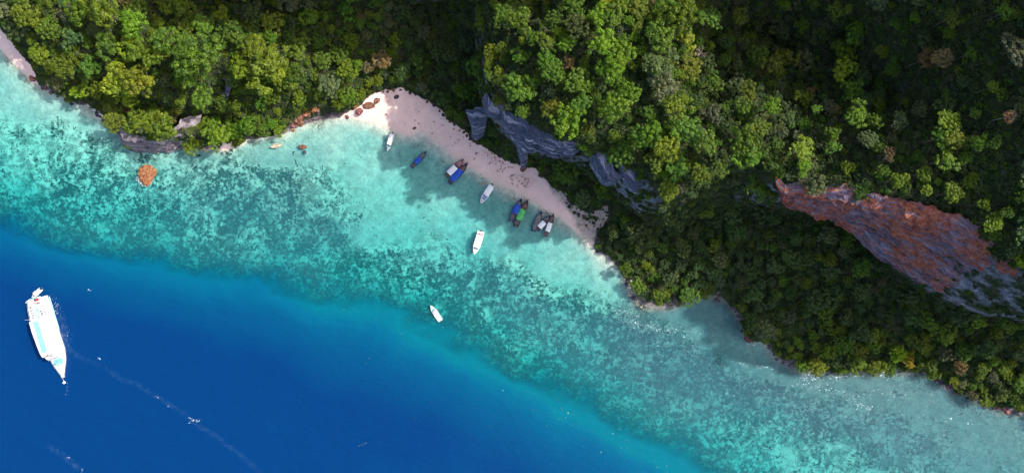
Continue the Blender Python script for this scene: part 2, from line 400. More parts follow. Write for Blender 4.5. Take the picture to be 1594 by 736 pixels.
def terrain_mat():
    t = NT('terrain')
    sa = t.attr('sand'); co = t.attr('coral'); ru = t.attr('rubble'); mkk = t.step(t.attr('murk_haze'), .3, .8)
    z = t.n('SeparateXYZ'); t.l(t.pos(), z.inputs[0]); z = z.outputs[2]
    fine = t.noise(1.1, 5, .65)
    # sand
    sc = t.ramp(t.noise(.12, 5, .6), [(.3, (.72, .49, .44)), (.7, (.84, .60, .54))])
    wet = t.step(z, .9, -.1)
    sc = t.mix(t.math('MULTIPLY', wet, .5), sc, (.52, .46, .38))
    rc = t.ramp(t.noise(.5, 9, .78), [(.34, (.16, .12, .10)), (.5, (.34, .28, .25)), (.64, (.46, .40, .36))])
    sc = t.mix(t.step(t.math('ADD', ru, t.math('MULTIPLY', t.noise(.3, 5, .7), .6)), .55, .85), sc, rc)
    # forest floor and bare rock
    fl = t.ramp(t.noise(.35, 6, .7), [(.35, (.012, .016, .008)), (.55, (.035, .045, .018)), (.72, (.08, .07, .045))])
    sm = t.step(t.math('ADD', sa, t.math('MULTIPLY', t.math('SUBTRACT', t.noise(.5, 5, .7), .5), .7)), .42, .58)
    under = t.step(z, .35, -.1)
    shorerock = t.ramp(fine, [(.35, (.03, .022, .026)), (.5, (.10, .08, .085)), (.65, (.24, .20, .20))])
    lowz = t.step(t.math('ADD', z, t.math('MULTIPLY', t.noise(.25, 4, .6), 1.6)), 2.6, 1.6)
    fl = t.mix(lowz, fl, shorerock)
    nz = t.n('SeparateXYZ'); t.l(t.n('NewGeometry').outputs['Normal'], nz.inputs[0])
    stp = t.step(nz.outputs[2], .30, .18)
    fl = t.mix(t.math('MULTIPLY', stp, t.step(t.noise(.12, 5, .65), .42, .58)), fl, t.ramp(t.noise(.4, 8, .75), [(.34, (.05, .05, .07)), (.5, (.15, .15, .20)), (.66, (.34, .32, .36))]))
    top = t.mix(sm, fl, sc)
    # sea bed: pale sand with coral patches
    n1 = t.noise(.12, 6, .70, dist=.8); n2 = t.noise(.60, 5, .70); vo = t.n('TexVoronoi'); vo.inputs['Scale'].default_value = .42; vo.inputs['Randomness'].default_value = 1
    t.l(t.pos(), vo.inputs['Vector'])
    v = t.math('ADD', t.math('ADD', t.math('MULTIPLY', n1, .42), t.math('MULTIPLY', n2, .50)), t.math('MULTIPLY', t.noise(1.3, 4, .7), .14))
    thr = t.math('ADD', t.math('MULTIPLY', t.math('MINIMUM', co, .72), -.26), .71)
    cm = t.step(v, t.math('SUBTRACT', thr, .03), t.math('ADD', thr, .035))
    cc = t.ramp(t.noise(1.0, 6, .8), [(.36, (.003, .008, .007)), (.5, (.028, .038, .031)), (.66, (.15, .17, .14))])
    bed = t.ramp(t.noise(.30, 9, .78), [(.36, (.30, .33, .29)), (.50, (.44, .465, .405)), (.64, (.60, .62, .53))])
    weed = t.math('MULTIPLY', t.step(co, .22, .6), t.step(t.noise(.22, 7, .78, dist=.5), .42, .56))
    bed = t.mix(weed, t.mix(t.step(co, .3, .6), bed, (.66, .68, .56)), t.ramp(t.noise(.9, 6, .8), [(.38, (.07, .10, .08)), (.5, (.17, .20, .165)), (.62, (.36, .39, .32))]))
    bed = t.mix(t.math('MULTIPLY', cm, t.step(co, 0, .12)), bed, cc)
    # a shelf of weed-covered rubble lowers the tone inside the reef patches
    bed = t.mix(t.math('MULTIPLY', t.step(co, .6, 1.0), .12), bed, (.13, .13, .11))
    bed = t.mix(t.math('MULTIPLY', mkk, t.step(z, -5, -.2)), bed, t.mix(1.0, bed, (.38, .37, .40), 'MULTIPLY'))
    c = t.mix(under, top, bed)
    t.princ(c, .95, .1, t.bump(t.math('ADD', fine, t.noise(.3, 5, .7)), .6, .5))
    return t.m
terr = terrain_mat()
idx = np.arange(NX * NY).reshape(NY, NX)
Q = np.stack([idx[:-1, :-1], idx[:-1, 1:], idx[1:, 1:], idx[1:, :-1]], -1).reshape(-1, 4)
V = np.stack([X, Y, H], -1).reshape(-1, 3)
qh = H.ravel()[Q].mean(1); qs = sand.ravel()[Q].mean(1)
def terr_part(name, sel, label):
    q = Q[sel]; u, inv = np.unique(q, return_inverse=True)
    me = mesh_np(name, V[u], inv.reshape(q.shape), terr, True, {k: ('POINT', 'FLOAT', a.ravel()[u]) for k, a in (('sand', sand), ('coral', coral), ('rubble', rubble), ('murk_haze', murk_haze))})
    return tag(obj(name, me), label, kind='structure')
terr_part('seabed', qh < -.05, 'pale sandy sea bed with dark coral patches')
terr_part('beach', (qh >= -.05) & (qs > .3), 'curved pale pink sand beach at the foot of the cliffs')
terr_part('hillside', (qh >= -.05) & (qs <= .3), 'steep forested limestone hillside')

# ------------------------------------------------------------------ water
def water_mat():
    t = NT('sea_water')
    d = t.attr('depth'); mk = t.attr('murk_haze')
    # light lost on the way through the water (red goes first)
    tr = t.n('CombineXYZ')
    for i, k in enumerate((.36, .052, .046)):
        t.l(t.math('POWER', math.exp(-k), d), tr.inputs[i])
    tp = t.n('BsdfTransparent'); t.l(tr.outputs[0], tp.inputs[0])
    big = t.noise(.007, 3, .5)
    deepc = t.ramp(t.math('ADD', t.step(d, 6, 30), t.math('MULTIPLY', t.attr('tone'), 1.0)),
                   [(0, (.0004, .105, .150)), (.18, (.0003, .080, .148)), (.45, (.0003, .057, .132)), (1, (.0003, .0265, .110))])
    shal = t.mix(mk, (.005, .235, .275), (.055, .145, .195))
    body = t.mix(t.step(d, 2.5, 8.5), shal, deepc)
    di = t.n('BsdfDiffuse'); t.l(body, di.inputs[0])
    a = t.math('SUBTRACT', 1.0, t.math('POWER', math.exp(-1 / 15.0), d))
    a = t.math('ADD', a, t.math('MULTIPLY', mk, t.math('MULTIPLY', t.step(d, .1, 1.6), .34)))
    a = t.math('ADD', a, t.math('MULTIPLY', t.step(d, 6, 12), .6), clamp=True)
    m1 = t.n('MixShader'); t.l(a, m1.inputs[0]); t.l(tp.outputs[0], m1.inputs[1]); t.l(di.outputs[0], m1.inputs[2])
    mp = t.n('Mapping'); mp.inputs['Rotation'].default_value = (0, 0, R(30)); mp.inputs['Scale'].default_value = (1, 2.2, 1); t.l(t.pos(), mp.inputs[0])
    w = t.math('ADD', t.noise(.35, 4, .6, vec=mp.outputs[0]), t.math('MULTIPLY', t.noise(1.6, 3, .6, vec=mp.outputs[0]), .35))
    w2 = t.math('ADD', w, t.math('MULTIPLY', t.noise(.05, 3, .6, vec=mp.outputs[0]), 6))
    t.l(t.bump(w2, .22, .8), di.inputs['Normal'])
    gl = t.n('BsdfGlossy'); gl.inputs['Roughness'].default_value = .12; t.l(t.bump(w, .5, .6), gl.inputs['Normal'])
    fr = t.n('Fresnel'); fr.inputs[0].default_value = 1.33
    m2 = t.n('MixShader'); t.l(t.math('MULTIPLY', fr.outputs[0], .55), m2.inputs[0]); t.l(m1.outputs[0], m2.inputs[1]); t.l(gl.outputs[0], m2.inputs[2])
    t.l(m2.outputs[0], t.out.inputs[0])
    return t.m
wat = water_mat()
wsel = (H.ravel()[Q].min(1) < .35)
q = Q[wsel]; u, inv = np.unique(q, return_inverse=True)
WV = V[u].copy(); WV[:, 2] = 0
inner = mesh_np('sea', WV, inv.reshape(q.shape), wat, True, {'depth': ('POINT', 'FLOAT', np.maximum(-H.ravel()[u], 0)), 'murk_haze': ('POINT', 'FLOAT', murk_haze.ravel()[u]), 'tone': ('POINT', 'FLOAT', (tone).ravel()[u])})
# join the far sea to the same sheet
bm = bmesh.new(); bm.from_mesh(inner)
dl = bm.verts.layers.float['depth']; ml = bm.verts.layers.float['murk_haze']
x0, x1, y0, y1 = gx[0], gx[-1], gy[0], gy[-1]; F_ = 6000
for quad in ([(-F_, -F_), (F_, -F_), (F_, y0), (-F_, y0)], [(-F_, y0), (x0, y0), (x0, y1), (-F_, y1)], [(x1, y0), (F_, y0), (F_, y1), (x1, y1)], [(-F_, y1), (F_, y1), (F_, F_), (-F_, F_)]):
    vs = [bm.verts.new((a, b, 0)) for a, b in quad]
    for v in vs: v[dl] = 45; v[ml] = 0
    bm.faces.new(vs)
bm.to_mesh(inner); bm.free()
tag(obj('sea', inner), 'turquoise lagoon water turning deep blue beyond the reef edge', kind='structure')

# ------------------------------------------------------------------ cliffs
def cliff(name, label, top, bot, mat, nu, nv, amp, seed, kind='structure'):
    """a rock face between a top and a foot line, with ledges, gullies and a lip"""
    def resample(pts, n):
        P = np.array([tuple(W(*p)) for p in pts]); d = np.r_[0, np.cumsum(np.linalg.norm(np.diff(P, axis=0), axis=1))]
        s = np.linspace(0, d[-1], n); return np.stack([np.interp(s, d, P[:, k]) for k in range(3)], -1), d[-1]
    A, L1 = resample(top, nu); B, L2 = resample(bot, nu)
    v = np.linspace(-.12, 1.12, nv)[None, :, None]
    G = A[:, None] * (1 - v) + B[:, None] * v
    wd = np.linalg.norm(B - A, axis=1).mean()
    n = np.cross(np.gradient(G, axis=0), np.gradient(G, axis=1)); n /= np.linalg.norm(n, axis=2, keepdims=True) + 1e-9
    if n[..., 2].mean() < 0: n = -n
    uu = np.linspace(0, L1, nu)[:, None] * np.ones((1, nv)); vv = np.ones((nu, 1)) * (np.linspace(-.12, 1.12, nv) * wd)[None]
    rid = 1 - np.abs(fbm(uu * .35 + vv * .25, vv, 7, seed, 5, .55)) * 2
    rid2 = 1 - np.abs(fbm(uu, vv * .6 - uu * .3, 12, seed + 9, 4)) * 2
    rid3 = 1 - np.abs(fbm(uu * .6 + vv * .5, vv - uu * .1, 2.6, seed + 40, 4, .6)) * 2
    dsp = amp * (rid * .6 + rid2 * .9 + rid3 * .45 + fbm(uu, vv, 1.3, seed + 20, 3) * .3)
    edge = np.clip(np.minimum(uu, L1 - uu) / 3, 0, 1)
    dsp = dsp * edge - (1 - edge) * .8
    ev = np.clip(np.minimum(v[0, :, 0] + .12, 1.12 - v[0, :, 0]) / .12, 0, 1)
    dsp = dsp - (1 - ev)[None] * 3.0
    G = G + n * dsp[..., None]
    G[..., :2] += (n * dsp[..., None])[..., :2] * .3
    I = np.arange(nu * nv).reshape(nu, nv)
    F = np.stack([I[:-1, :-1], I[1:, :-1], I[1:, 1:], I[:-1, 1:]], -1).reshape(-1, 4)
    ruv = np.stack([uu * 1.0 + vv * .35, vv - uu * .1, np.zeros_like(uu)], -1)
    me = mesh_np(name, G.reshape(-1, 3), F, mat, False, {'ruv': ('POINT', 'FLOAT_VECTOR', ruv.reshape(-1, 3))})
    return tag(obj(name, me), label, 'cliff', None, kind)
cliff('cliff', 'long rust orange and violet grey rock face below the upper forest',
      [(1208, 292, 62), (1240, 291, 64), (1300, 299, 67), (1400, 322, 70), (1470, 345, 73), (1530, 380, 74), (1594, 418, 77), (1660, 450, 80)],
      [(1210, 300, 56), (1238, 317, 48), (1300, 340, 42), (1345, 362, 40), (1374, 398, 38), (1435, 429, 37), (1503, 464, 36), (1640, 478, 36)], rock_red, 420, 110, 1.6, 5, None)
cliff('cliff', 'blue grey rock face with pale ledges hanging over the beach',
      [(776, 178, 44), (800, 184, 45), (832, 198, 46), (868, 212, 46), (905, 228, 45)],
      [(780, 186, 38), (800, 210, 28), (818, 230, 26), (852, 234, 30), (905, 238, 38)], rock_grey, 150, 60, 1.5, 25, None)
cliff('cliff', 'thin pale streaked ledge at the northwest end of the grey rock face',
      [(748, 160, 43), (762, 168, 43), (785, 180, 43)], [(748, 164, 39), (760, 177, 37), (782, 190, 36)], rock_grey, 60, 24, .8, 35, None)
cliff('cliff', 'narrow grey rock pillar running down to the beach from the pale ledges',
      [(799, 205, 30), (808, 205, 30), (818, 212, 30)], [(808, 256, 5), (814, 258, 5), (822, 258, 5)], rock_grey, 34, 60, .9, 45, None)
cliff('cliff', 'small dark blue rock face at the top end of the beach',
      [(730, 188, 17), (742, 180, 20), (758, 183, 22)], [(732, 206, 4), (740, 214, 4), (752, 214, 6)], rock_grey, 40, 44, .8, 55, None)
cliff('cliff', 'slender steep pale rock rib below the plateau trees',
      [(921, 236, 48), (930, 238, 48), (946, 262, 46), (956, 284, 44)],
      [(919, 242, 40), (928, 262, 36), (940, 284, 34), (954, 292, 36)], rock_grey, 70, 36, .9, 65, None)
cliff('cliff', 'violet grey rock patch between the pale rib and the lone bright rim tree',
      [(958, 262, 46), (976, 266, 46), (1000, 284, 45)],
      [(966, 276, 38), (980, 292, 36), (998, 306, 36)], rock_grey, 60, 36, .9, 66, None)
cliff('cliff', 'low violet and pink sea cliff under the brownish shore trees',
      [(182, 196, 9), (200, 211, 9), (250, 213, 9), (280, 203, 12), (298, 192, 10), (311, 194, 9)],
      [(188, 213, 0), (202, 228, -1), (250, 233, -1), (283, 226, -1), (303, 222, 0), (311, 206, 2)], rock_mixed, 220, 50, 1.2, 75, None)
cliff('cliff', 'small violet rock face showing in a gap between the western trees',
      [(352, 132, 19), (358, 130, 19), (366, 128, 19)], [(347, 154, 13), (352, 156, 13), (358, 150, 13)], rock_grey, 30, 36, .6, 85, None)

# ------------------------------------------------------------------ foliage
def foliage_mat():
    t = NT('foliage')
    oi = t.n('ObjectInfo')
    tint = t.mix(1.0, oi.outputs['Color'], t.attr('tint', 'INSTANCER', 'Color'), 'ADD')
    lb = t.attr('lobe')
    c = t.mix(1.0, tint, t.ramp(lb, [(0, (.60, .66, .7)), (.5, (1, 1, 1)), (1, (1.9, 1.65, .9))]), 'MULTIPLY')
    f = t.ramp(t.noise(.11, 3, .6), [(.3, (.75, .86, 1.0)), (.7, (1.25, 1.12, .9))])
    c = t.mix(1.0, c, f, 'MULTIPLY')
    di = t.n('BsdfDiffuse'); t.l(c, di.inputs[0])
    tl = t.n('BsdfTranslucent'); t.l(t.mix(1.0, c, (1.2, 1.25, .5, 1), 'MULTIPLY'), tl.inputs[0])
    m = t.n('MixShader'); m.inputs[0].default_value = .34; t.l(di.outputs[0], m.inputs[1]); t.l(tl.outputs[0], m.inputs[2])
    gl = t.n('BsdfGlossy'); gl.inputs['Roughness'].default_value = .45
    m2 = t.n('MixShader'); m2.inputs[0].default_value = .025; t.l(m.outputs[0], m2.inputs[1]); t.l(gl.outputs[0], m2.inputs[2])
    t.l(m2.outputs[0], t.out.inputs[0]); return t.m
fol = foliage_mat()
bark = M('bark', (.13, .10, .075), .9, .1, .3, 4)
deadwood = M('bare_grey_wood', (.27, .22, .19), .9, .1, .2, 3)

def crown_mesh(seed, nl=46, per=42, flat=.62, leaf=.042, spread=1.0):
    """unit-radius crown: many leafy lumps over an uneven dome, each lump a cloud of small bent leaf sprays"""
    g = np.random.default_rng(seed)
    # 4-7 boughs set the uneven outline, lumps sit round them
    nb = [7, 3, 9, 5, 4, 8][seed % 6]
    ba = g.uniform(-.35, .35, nb) + np.arange(nb) * 2 * PI / nb
    br = g.uniform(.34, .60, nb) * spread
    bz = g.uniform(-.10, .34, nb); bs = g.uniform(.30, .50, nb)
    bc = np.stack([br * np.cos(ba), br * np.sin(ba), bz], -1)
    bc = np.r_[bc, [[g.uniform(-.15, .15), g.uniform(-.15, .15), .38]]]; bs = np.r_[bs, .42]
    P, N, L, Z = [], [], [], []
    for k in range(nl):
        b = g.integers(0, len(bc))
        d = g.normal(size=3); d[2] = abs(d[2]) * .9 - .15; d /= np.linalg.norm(d)
        c = bc[b] + d * bs[b] * g.uniform(.75, 1.05); c[2] = c[2] * flat
        r = g.uniform(.09, .17)
        n = int(per * (r / .15) ** 1.6)
        dd = g.normal(size=(n, 3)); dd[:, 2] = np.where(dd[:, 2] < -.5, -dd[:, 2], dd[:, 2]); dd /= np.linalg.norm(dd, axis=1, keepdims=True)
        P.append(c + dd * r * g.uniform(.72, 1.12, (n, 1)) * [1, 1, .8]); N.append(dd + g.normal(size=(n, 3)) * .38 + [0, 0, .25])
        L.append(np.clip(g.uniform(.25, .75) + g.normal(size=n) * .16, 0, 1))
    # stray leaf sprays inside, so that the crown is not hollow from the side
    n = 420
    dd = g.normal(size=(n, 3)); dd /= np.linalg.norm(dd, axis=1, keepdims=True)
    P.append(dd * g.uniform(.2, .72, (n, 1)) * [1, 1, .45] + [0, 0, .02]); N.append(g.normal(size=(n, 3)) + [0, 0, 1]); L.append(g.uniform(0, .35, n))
    P = np.concatenate(P); N = np.concatenate(N); L = np.concatenate(L)
    N /= np.linalg.norm(N, axis=1, keepdims=True)
    n = len(P)
    t = np.cross(N, g.normal(size=(n, 3))); t /= np.linalg.norm(t, axis=1, keepdims=True); b = np.cross(N, t)
    s = (leaf * g.uniform(.6, 1.35, n))[:, None]
    q = np.stack([P + t * s, P + b * s * .72 - N * s * .25, P - t * s, P - b * s * .72 - N * s * .25], 1)
    Fq = np.arange(n * 4).reshape(n, 4)
    F3 = np.concatenate([Fq[:, [0, 1, 2]], Fq[:, [0, 2, 3]]])
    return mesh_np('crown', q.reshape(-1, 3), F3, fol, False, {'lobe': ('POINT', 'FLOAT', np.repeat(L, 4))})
CROWNS = [crown_mesh(100 + i, nl=[84, 100, 72, 92][i % 4], per=[50, 46, 54, 48][i % 4], flat=[.6, .7, .55, .8][i % 4]) for i in range(12)]
BUSHES = [crown_mesh(300 + i, nl=14, per=26, flat=.75, leaf=.11) for i in range(3)]

def tube_bm(bm, pts, radii, seg=6):
    rings = []
    for i, p in enumerate(pts):
        p = Vector(p); a = Vector(pts[max(i - 1, 0)]); b = Vector(pts[min(i + 1, len(pts) - 1)])
        d = (b - a).normalized() if (b - a).length > 1e-6 else Vector((0, 0, 1))
        up = Vector((0, 0, 1)) if abs(d.z) < .9 else Vector((1, 0, 0))
        x = d.cross(up).normalized(); y = x.cross(d)
        rings.append([bm.verts.new(p + (x * math.cos(2 * PI * k / seg) + y * math.sin(2 * PI * k / seg)) * radii[i]) for k in range(seg)])
    for r0, r1 in zip(rings[:-1], rings[1:]):
        for k in range(seg): bm.faces.new((r0[k], r0[(k + 1) % seg], r1[(k + 1) % seg], r1[k]))
    bm.faces.new(rings[-1]); bm.faces.new(rings[0][::-1])
def bm_mesh(bm, name, mat, smooth=False):
    bmesh.ops.recalc_face_normals(bm, faces=bm.faces)
    me = bpy.data.meshes.new(name); bm.to_mesh(me); bm.free()
    me.materials.append(mat)
    if smooth: me.polygons.foreach_set("use_smooth", [True] * len(me.polygons))
    return me
def trunk_mesh(seed, mat=bark, limbs=5, twig=False):
    """unit tree: foot at z=-1.2, crown centre at z=0 in units of the crown radius"""
    r = random.Random(seed); bm = bmesh.new()
    tube_bm(bm, [(0, 0, -1.5), (r.uniform(-.05, .05), r.uniform(-.05, .05), -.8), (0, 0, -.3), (0, 0, .1)], [.085, .06, .05, .03])
    for k in range(limbs):
        a = k * 2 * PI / limbs + r.uniform(-.4, .4); L = r.uniform(.5, .8)
        z = r.uniform(-.45, -.2)
        mid = (math.cos(a) * L * .5, math.sin(a) * L * .5, z + .25); end = (math.cos(a + .2) * L, math.sin(a + .2) * L, z + .48)
        tube_bm(bm, [(0, 0, z), mid, end], [.04, .025, .01], 5)
        if twig:
            for j in range(3):
                b = a + r.uniform(-.9, .9); e = Vector(mid) + Vector((math.cos(b) * .4, math.sin(b) * .4, r.uniform(.1, .3)))
                tube_bm(bm, [mid, tuple(Vector(mid).lerp(e, .6)), tuple(e)], [.02, .014, .006], 4)
    return bm_mesh(bm, 'trunk', mat)
TRUNKS = [trunk_mesh(i) for i in range(4)]
BARE = [trunk_mesh(20 + i, deadwood, 8, True) for i in range(2)]

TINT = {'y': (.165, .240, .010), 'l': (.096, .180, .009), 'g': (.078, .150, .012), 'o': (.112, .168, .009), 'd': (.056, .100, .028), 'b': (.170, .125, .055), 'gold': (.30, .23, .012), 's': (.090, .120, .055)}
WORD = {'y': 'bright yellow green', 'l': 'fresh green', 'g': 'mid green', 'o': 'olive green', 'd': 'dark green', 'b': 'brownish', 'gold': 'golden yellow', 's': 'dull grey green'}
HAND = """183 129 30 y|217 126 28 y|200 152 20 y|124 144 15 y|163 20 34 o|125 15 28 o|210 37 24 l|166 68 24 g|210 75 24 o|238 88 22 o|258 64 22 g|312 85 36 g|299 119 28 g|380 105 26 o
418 100 38 o|445 120 24 o|462 119 24 g|394 75 22 o|364 50 22 g|484 29 19 l|538 15 17 g|542 42 12 g|560 37 10 g|576 39 8 g|586 4 12 g|496 65 14 g|465 75 18 g|503 95 16 g|530 85 17 g|540 112 20 o|513 132 22 s
572 105 13 b|545 151 18 l|562 147 12 o|394 20 22 d|435 203 11 y|384 197 20 l|364 204 22 l|408 203 14 g|340 210 28 l|322 196 18 g|217 190 22 o|177 170 20 o|248 183 22 o|316 156 20 g|270 182 12 b|190 168 12 b|261 7 20 o|282 7 22 o
295 30 13 o|346 24 16 o|316 40 20 g|390 44 14 g|98 100 22 o|60 80 20 o|140 105 22 g|75 45 22 g|40 20 24 o|110 60 20 d|150 140 14 o|90 130 14 s
809 34 23 l|860 30 14 g|931 27 26 l|958 20 22 l|1053 30 32 l|1040 12 28 l|1026 61 26 g|1067 58 20 y|812 88 18 l|849 68 18 g|883 68 17 l|853 92 22 g|805 136 26 g|863 115 22 g|904 126 24 l|938 68 26 l|951 109 24 l
958 166 28 l|1026 102 30 d|1033 132 28 s|1005 210 27 l|883 190 28 l|863 170 20 o|907 160 18 g|815 173 14 l|1053 166 26 l|1040 234 24 o|1073 204 26 g|907 226 11 l|764 119 9 g|753 127 7 l|890 7 20 g|978 149 20 l|830 60 14 g
1105 29 20 g|1149 29 15 g|1130 65 13 d|1159 66 9 d|1127 94 12 g|1110 128 18 g|1204 99 18 o|1186 102 7 g|1299 20 14 g|1321 14 8 o|1314 107 20 y|1391 107 12 l|1391 92 6 g|1466 92 20 b|1439 92 20 b|1483 27 17 g|1562 20 16 g|1509 85 12 g|1540 94 9 d
1546 136 11 l|1272 170 9 l|1163 140 17 o|1156 167 15 l|1200 167 17 l|1333 180 24 l|1360 188 14 l|1296 208 18 l|1296 229 12 g|1156 218 27 l|1183 201 18 l|1248 232 24 o|1101 225 22 g|1407 160 9 g|1480 191 20 y|1463 215 22 g|1487 218 20 o
1517 177 10 l|1548 222 13 g|1384 239 12 b|1521 222 16 g|1572 181 13 b|1476 250 20 l|1438 271 15 l|1442 295 10 y|1398 281 16 o|1340 295 13 g|1547 345 17 l|1533 318 13 l|1568 332 12 g|1588 407 13 y|1483 301 16 o|1371 267 13 g|1248 261 15 l
1040 296 17 y|1020 252 21 o|1088 274 17 o|1162 244 22 l|1057 264 18 g|1445 568 14 g|1412 560 13 gold|1395 550 16 y|1362 570 18 o|1333 565 18 o|1270 570 15 o|1500 545 17 l|1495 572 15 b|1525 500 12 y|1470 520 19 l|1440 500 17 g|1560 500 16 g|1585 633 7 y
1290 545 17 o|1420 530 18 g|1120 262 16 g|1216 205 14 s|1350 215 14 s|1400 190 16 d|1430 170 14 s|1225 185 14 d"""
REG = [ # name, test(px, py)
 ('on the sunny western slope', lambda x, y: x < 300 and y < 110),
 ('above the western rocky shore', lambda x, y: x < 345 and y < 260),
 ('on the spur west of the beach', lambda x, y: x < 600 and y > 80 and y < 260),
 ('in the hollow behind the spur', lambda x, y: x < 600),
 ('on the slope behind the beach', lambda x, y: x < 748 and y < 260),
 ('on the sunlit plateau', lambda x, y: x < 1085 and y < 330 and not (x < 930 and y > 235)),
 ('at the beach cliff foot', lambda x, y: x < 960 and y < 400),
 ('in the deep shaded gully', lambda x, y: x < 1300 and y < 150),
 ('on the ridge above the rust cliff', lambda x, y: x < 1420 and y < 300),
 ('on the high eastern slope', lambda x, y: y < 300 or (x > 1480 and y < 420)),
 ('on the dark middle slope', lambda x, y: x < 1230 and y < 430),
 ('in the shade below the rust cliff', lambda x, y: y < 500),
 ('on the low southern shore', lambda x, y: True)]

def noveg(x, y, r):
    """tree crown would lie on the beach, in open water or over a bare rock face"""
    a = np.linspace(0, 2 * PI, 8, endpoint=False)
    xs = np.r_[x, x + .62 * r * np.cos(a)]; ys = np.r_[y, y + .62 * r * np.sin(a)]
    if in_poly(xs, ys, BEACH).any() or in_poly(xs, ys, BEACH_W).any() or in_poly(xs, ys, POCKET).any() or in_poly(xs[:1], ys[:1], SHOREROCK).any(): return True
    return (hgt(xs, ys) < .2).sum() > (5 if (x > 45 or x < -75) else 2)
BARE_IMG = [ # outlines of the bare rock on the survey grid at canopy height: crowns keep off these
 [(1205, 294), (1245, 294), (1300, 302), (1360, 315), (1420, 330), (1480, 358), (1540, 394), (1594, 430), (1594, 464), (1510, 475), (1450, 450), (1395, 425), (1362, 385), (1335, 352), (1270, 335), (1215, 305)],
 [(780, 184), (800, 190), (850, 208), (900, 228), (900, 236), (850, 234), (818, 232), (820, 258), (808, 258), (795, 215), (782, 196)], [(732, 188), (752, 184), (748, 212), (736, 210)],
 [(752, 165), (780, 182), (780, 188), (756, 172)], [(921, 238), (934, 246), (952, 284), (945, 288), (928, 262)], [(962, 266), (976, 270), (996, 288), (990, 302), (972, 286)],
 [(204, 220), (245, 224), (275, 216), (296, 190), (310, 182), (306, 212), (285, 226), (210, 230)], [(350, 134), (364, 130), (355, 154), (347, 154)],
 [(560, 178), (600, 143), (640, 145), (690, 180), (620, 200)], [(835, 150), (850, 145), (856, 165), (838, 170)],
 [(884, 272), (900, 264), (908, 272), (896, 280)], [(918, 338), (946, 316), (946, 342), (922, 368)]]
def proj(x, y, h):
    k = MPP * (1 - h / CAM_H); return 797 + x / k, 368 - y / k
def on_bare(x, y, h, r, f=.45):
    px, py = proj(x, y, h); rp = f * r / MPP
    xs = px + rp * np.array([0, 1, -1, 0, 0]); ys = py + rp * np.array([0, 0, 0, 1, -1])
    return any(in_poly(xs, ys, b).any() for b in BARE_IMG)

trees = []      # x, y, ground, r, tint key, hand-placed
cell = {}; lifts = []
def near(x, y, r, f):
    cx, cy = int(x // 12), int(y // 12)
    for i in (-1, 0, 1):
        for j in (-1, 0, 1):
            for (a, b, rr) in cell.get((cx + i, cy + j), ()):
                if (a - x) ** 2 + (b - y) ** 2 < (f * (r + rr)) ** 2: return True
    return False
def put(x, y, r, tk, hand, lift=0.0):
    trees.append([x, y, float(hgt(x, y)), r, tk, hand]); lifts.append(lift); cell.setdefault((int(x // 12), int(y // 12)), []).append((x, y, r))
for e in HAND.replace('\n', '|').split('|'):
    a, b, rp, tk = e.split(); a, b, rp = float(a), float(b), float(rp)
    h = 20.0; lf = 6.0 if a > 1085 and b < 350 else 0.0
    for _ in range(24):
        p = W(a, b, h); r = rp * MPP * (1 - h / CAM_H)
        h = .5 * h + .5 * (float(hgt(p.x, p.y)) + 1.15 * r + lf)
    p = W(a, b, h); put(p.x, p.y, rp * MPP * (1 - h / CAM_H) * 1.02, tk, True, lf)
NH = len(trees)
for i in range(26000):
    x = rnd.uniform(-290, 290); y = rnd.uniform(-120, 175)
    g0 = float(hgt(x, y))
    if g0 < (.3 if (x > 45 or x < -75) else .9): continue
    px, py = proj(x, y, g0 + 4)
    if not (-170 < px < 1770 and -170 < py < 900): continue
    if px < 190:
        sh_ = [(x - .95 * l, y - .33 * l) for l in (3, 6, 9)]
        if any(in_poly(np.array([a_]), np.array([b_]), q_)[0] for a_, b_ in sh_ for q_ in (BEACH_W, POCKET)): continue
    lowz = 1.0 if g0 > 6 else .75
    r = rnd.choice((1.9, 2.4, 3.0, 3.6, 4.4, 5.4, 6.4)) * lowz * (.85 if px > 1085 and py < 300 else 1.0)
    if near(x, y, r, .62) or noveg(x, y, r) or on_bare(x, y, g0 + 1.1 * r, r): continue
    if px < 620: tk = rnd.choices('ogldsb', (9, 7, 3, 4, 3, .5))[0]
    elif px < 745: tk = rnd.choices('dgs', (6, 2, 1))[0]
    elif px < 1085 and py < 320: tk = rnd.choices('lgoysdb', (9, 7, 3, 1.5, 2, 3, .3))[0]
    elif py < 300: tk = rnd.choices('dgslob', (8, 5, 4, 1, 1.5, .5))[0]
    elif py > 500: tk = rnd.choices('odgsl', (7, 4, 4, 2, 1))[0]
    else: tk = rnd.choices('dgso', (12, 3, 2, 1))[0]  # shade below the cliff put into the tints: mostly dark green
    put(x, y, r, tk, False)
# the 270 or so that show largest stand as things of their own
score = []
for i, (x, y, g0, r, tk, hand) in enumerate(trees):
    px, py = proj(x, y, g0 + r)
    inf = -5 < px < 1600 and -5 < py < 741
    score.append((0 if inf else 1, 0 if hand else 1, -r, i))
score.sort()
single = [s[3] for s in score if s[0] == 0][:296]
sset = set(single)
ORD = ['first', 'second', 'third', 'fourth', 'fifth', 'sixth', 'seventh', 'eighth', 'ninth', 'tenth', 'eleventh', 'twelfth', 'thirteenth', 'fourteenth', 'fifteenth', 'sixteenth', 'seventeenth', 'eighteenth', 'nineteenth', 'twentieth']
ORD += ['twenty-' + w_ for w_ in ORD[:9]] + ['thirtieth'] + ['thirty-' + w_ for w_ in ORD[:9]] + ['fortieth'] + ['forty-' + w_ for w_ in ORD[:9]]
def ordw(i): return ORD[i]
byreg = {}
for i in single:
    x, y, g0, r, tk, hand = trees[i]; px, py = proj(x, y, g0 + r)
    for k, (nm, f) in enumerate(REG):
        if f(px, py): byreg.setdefault(k, []).append((py, px, i)); break
tlabel = {}
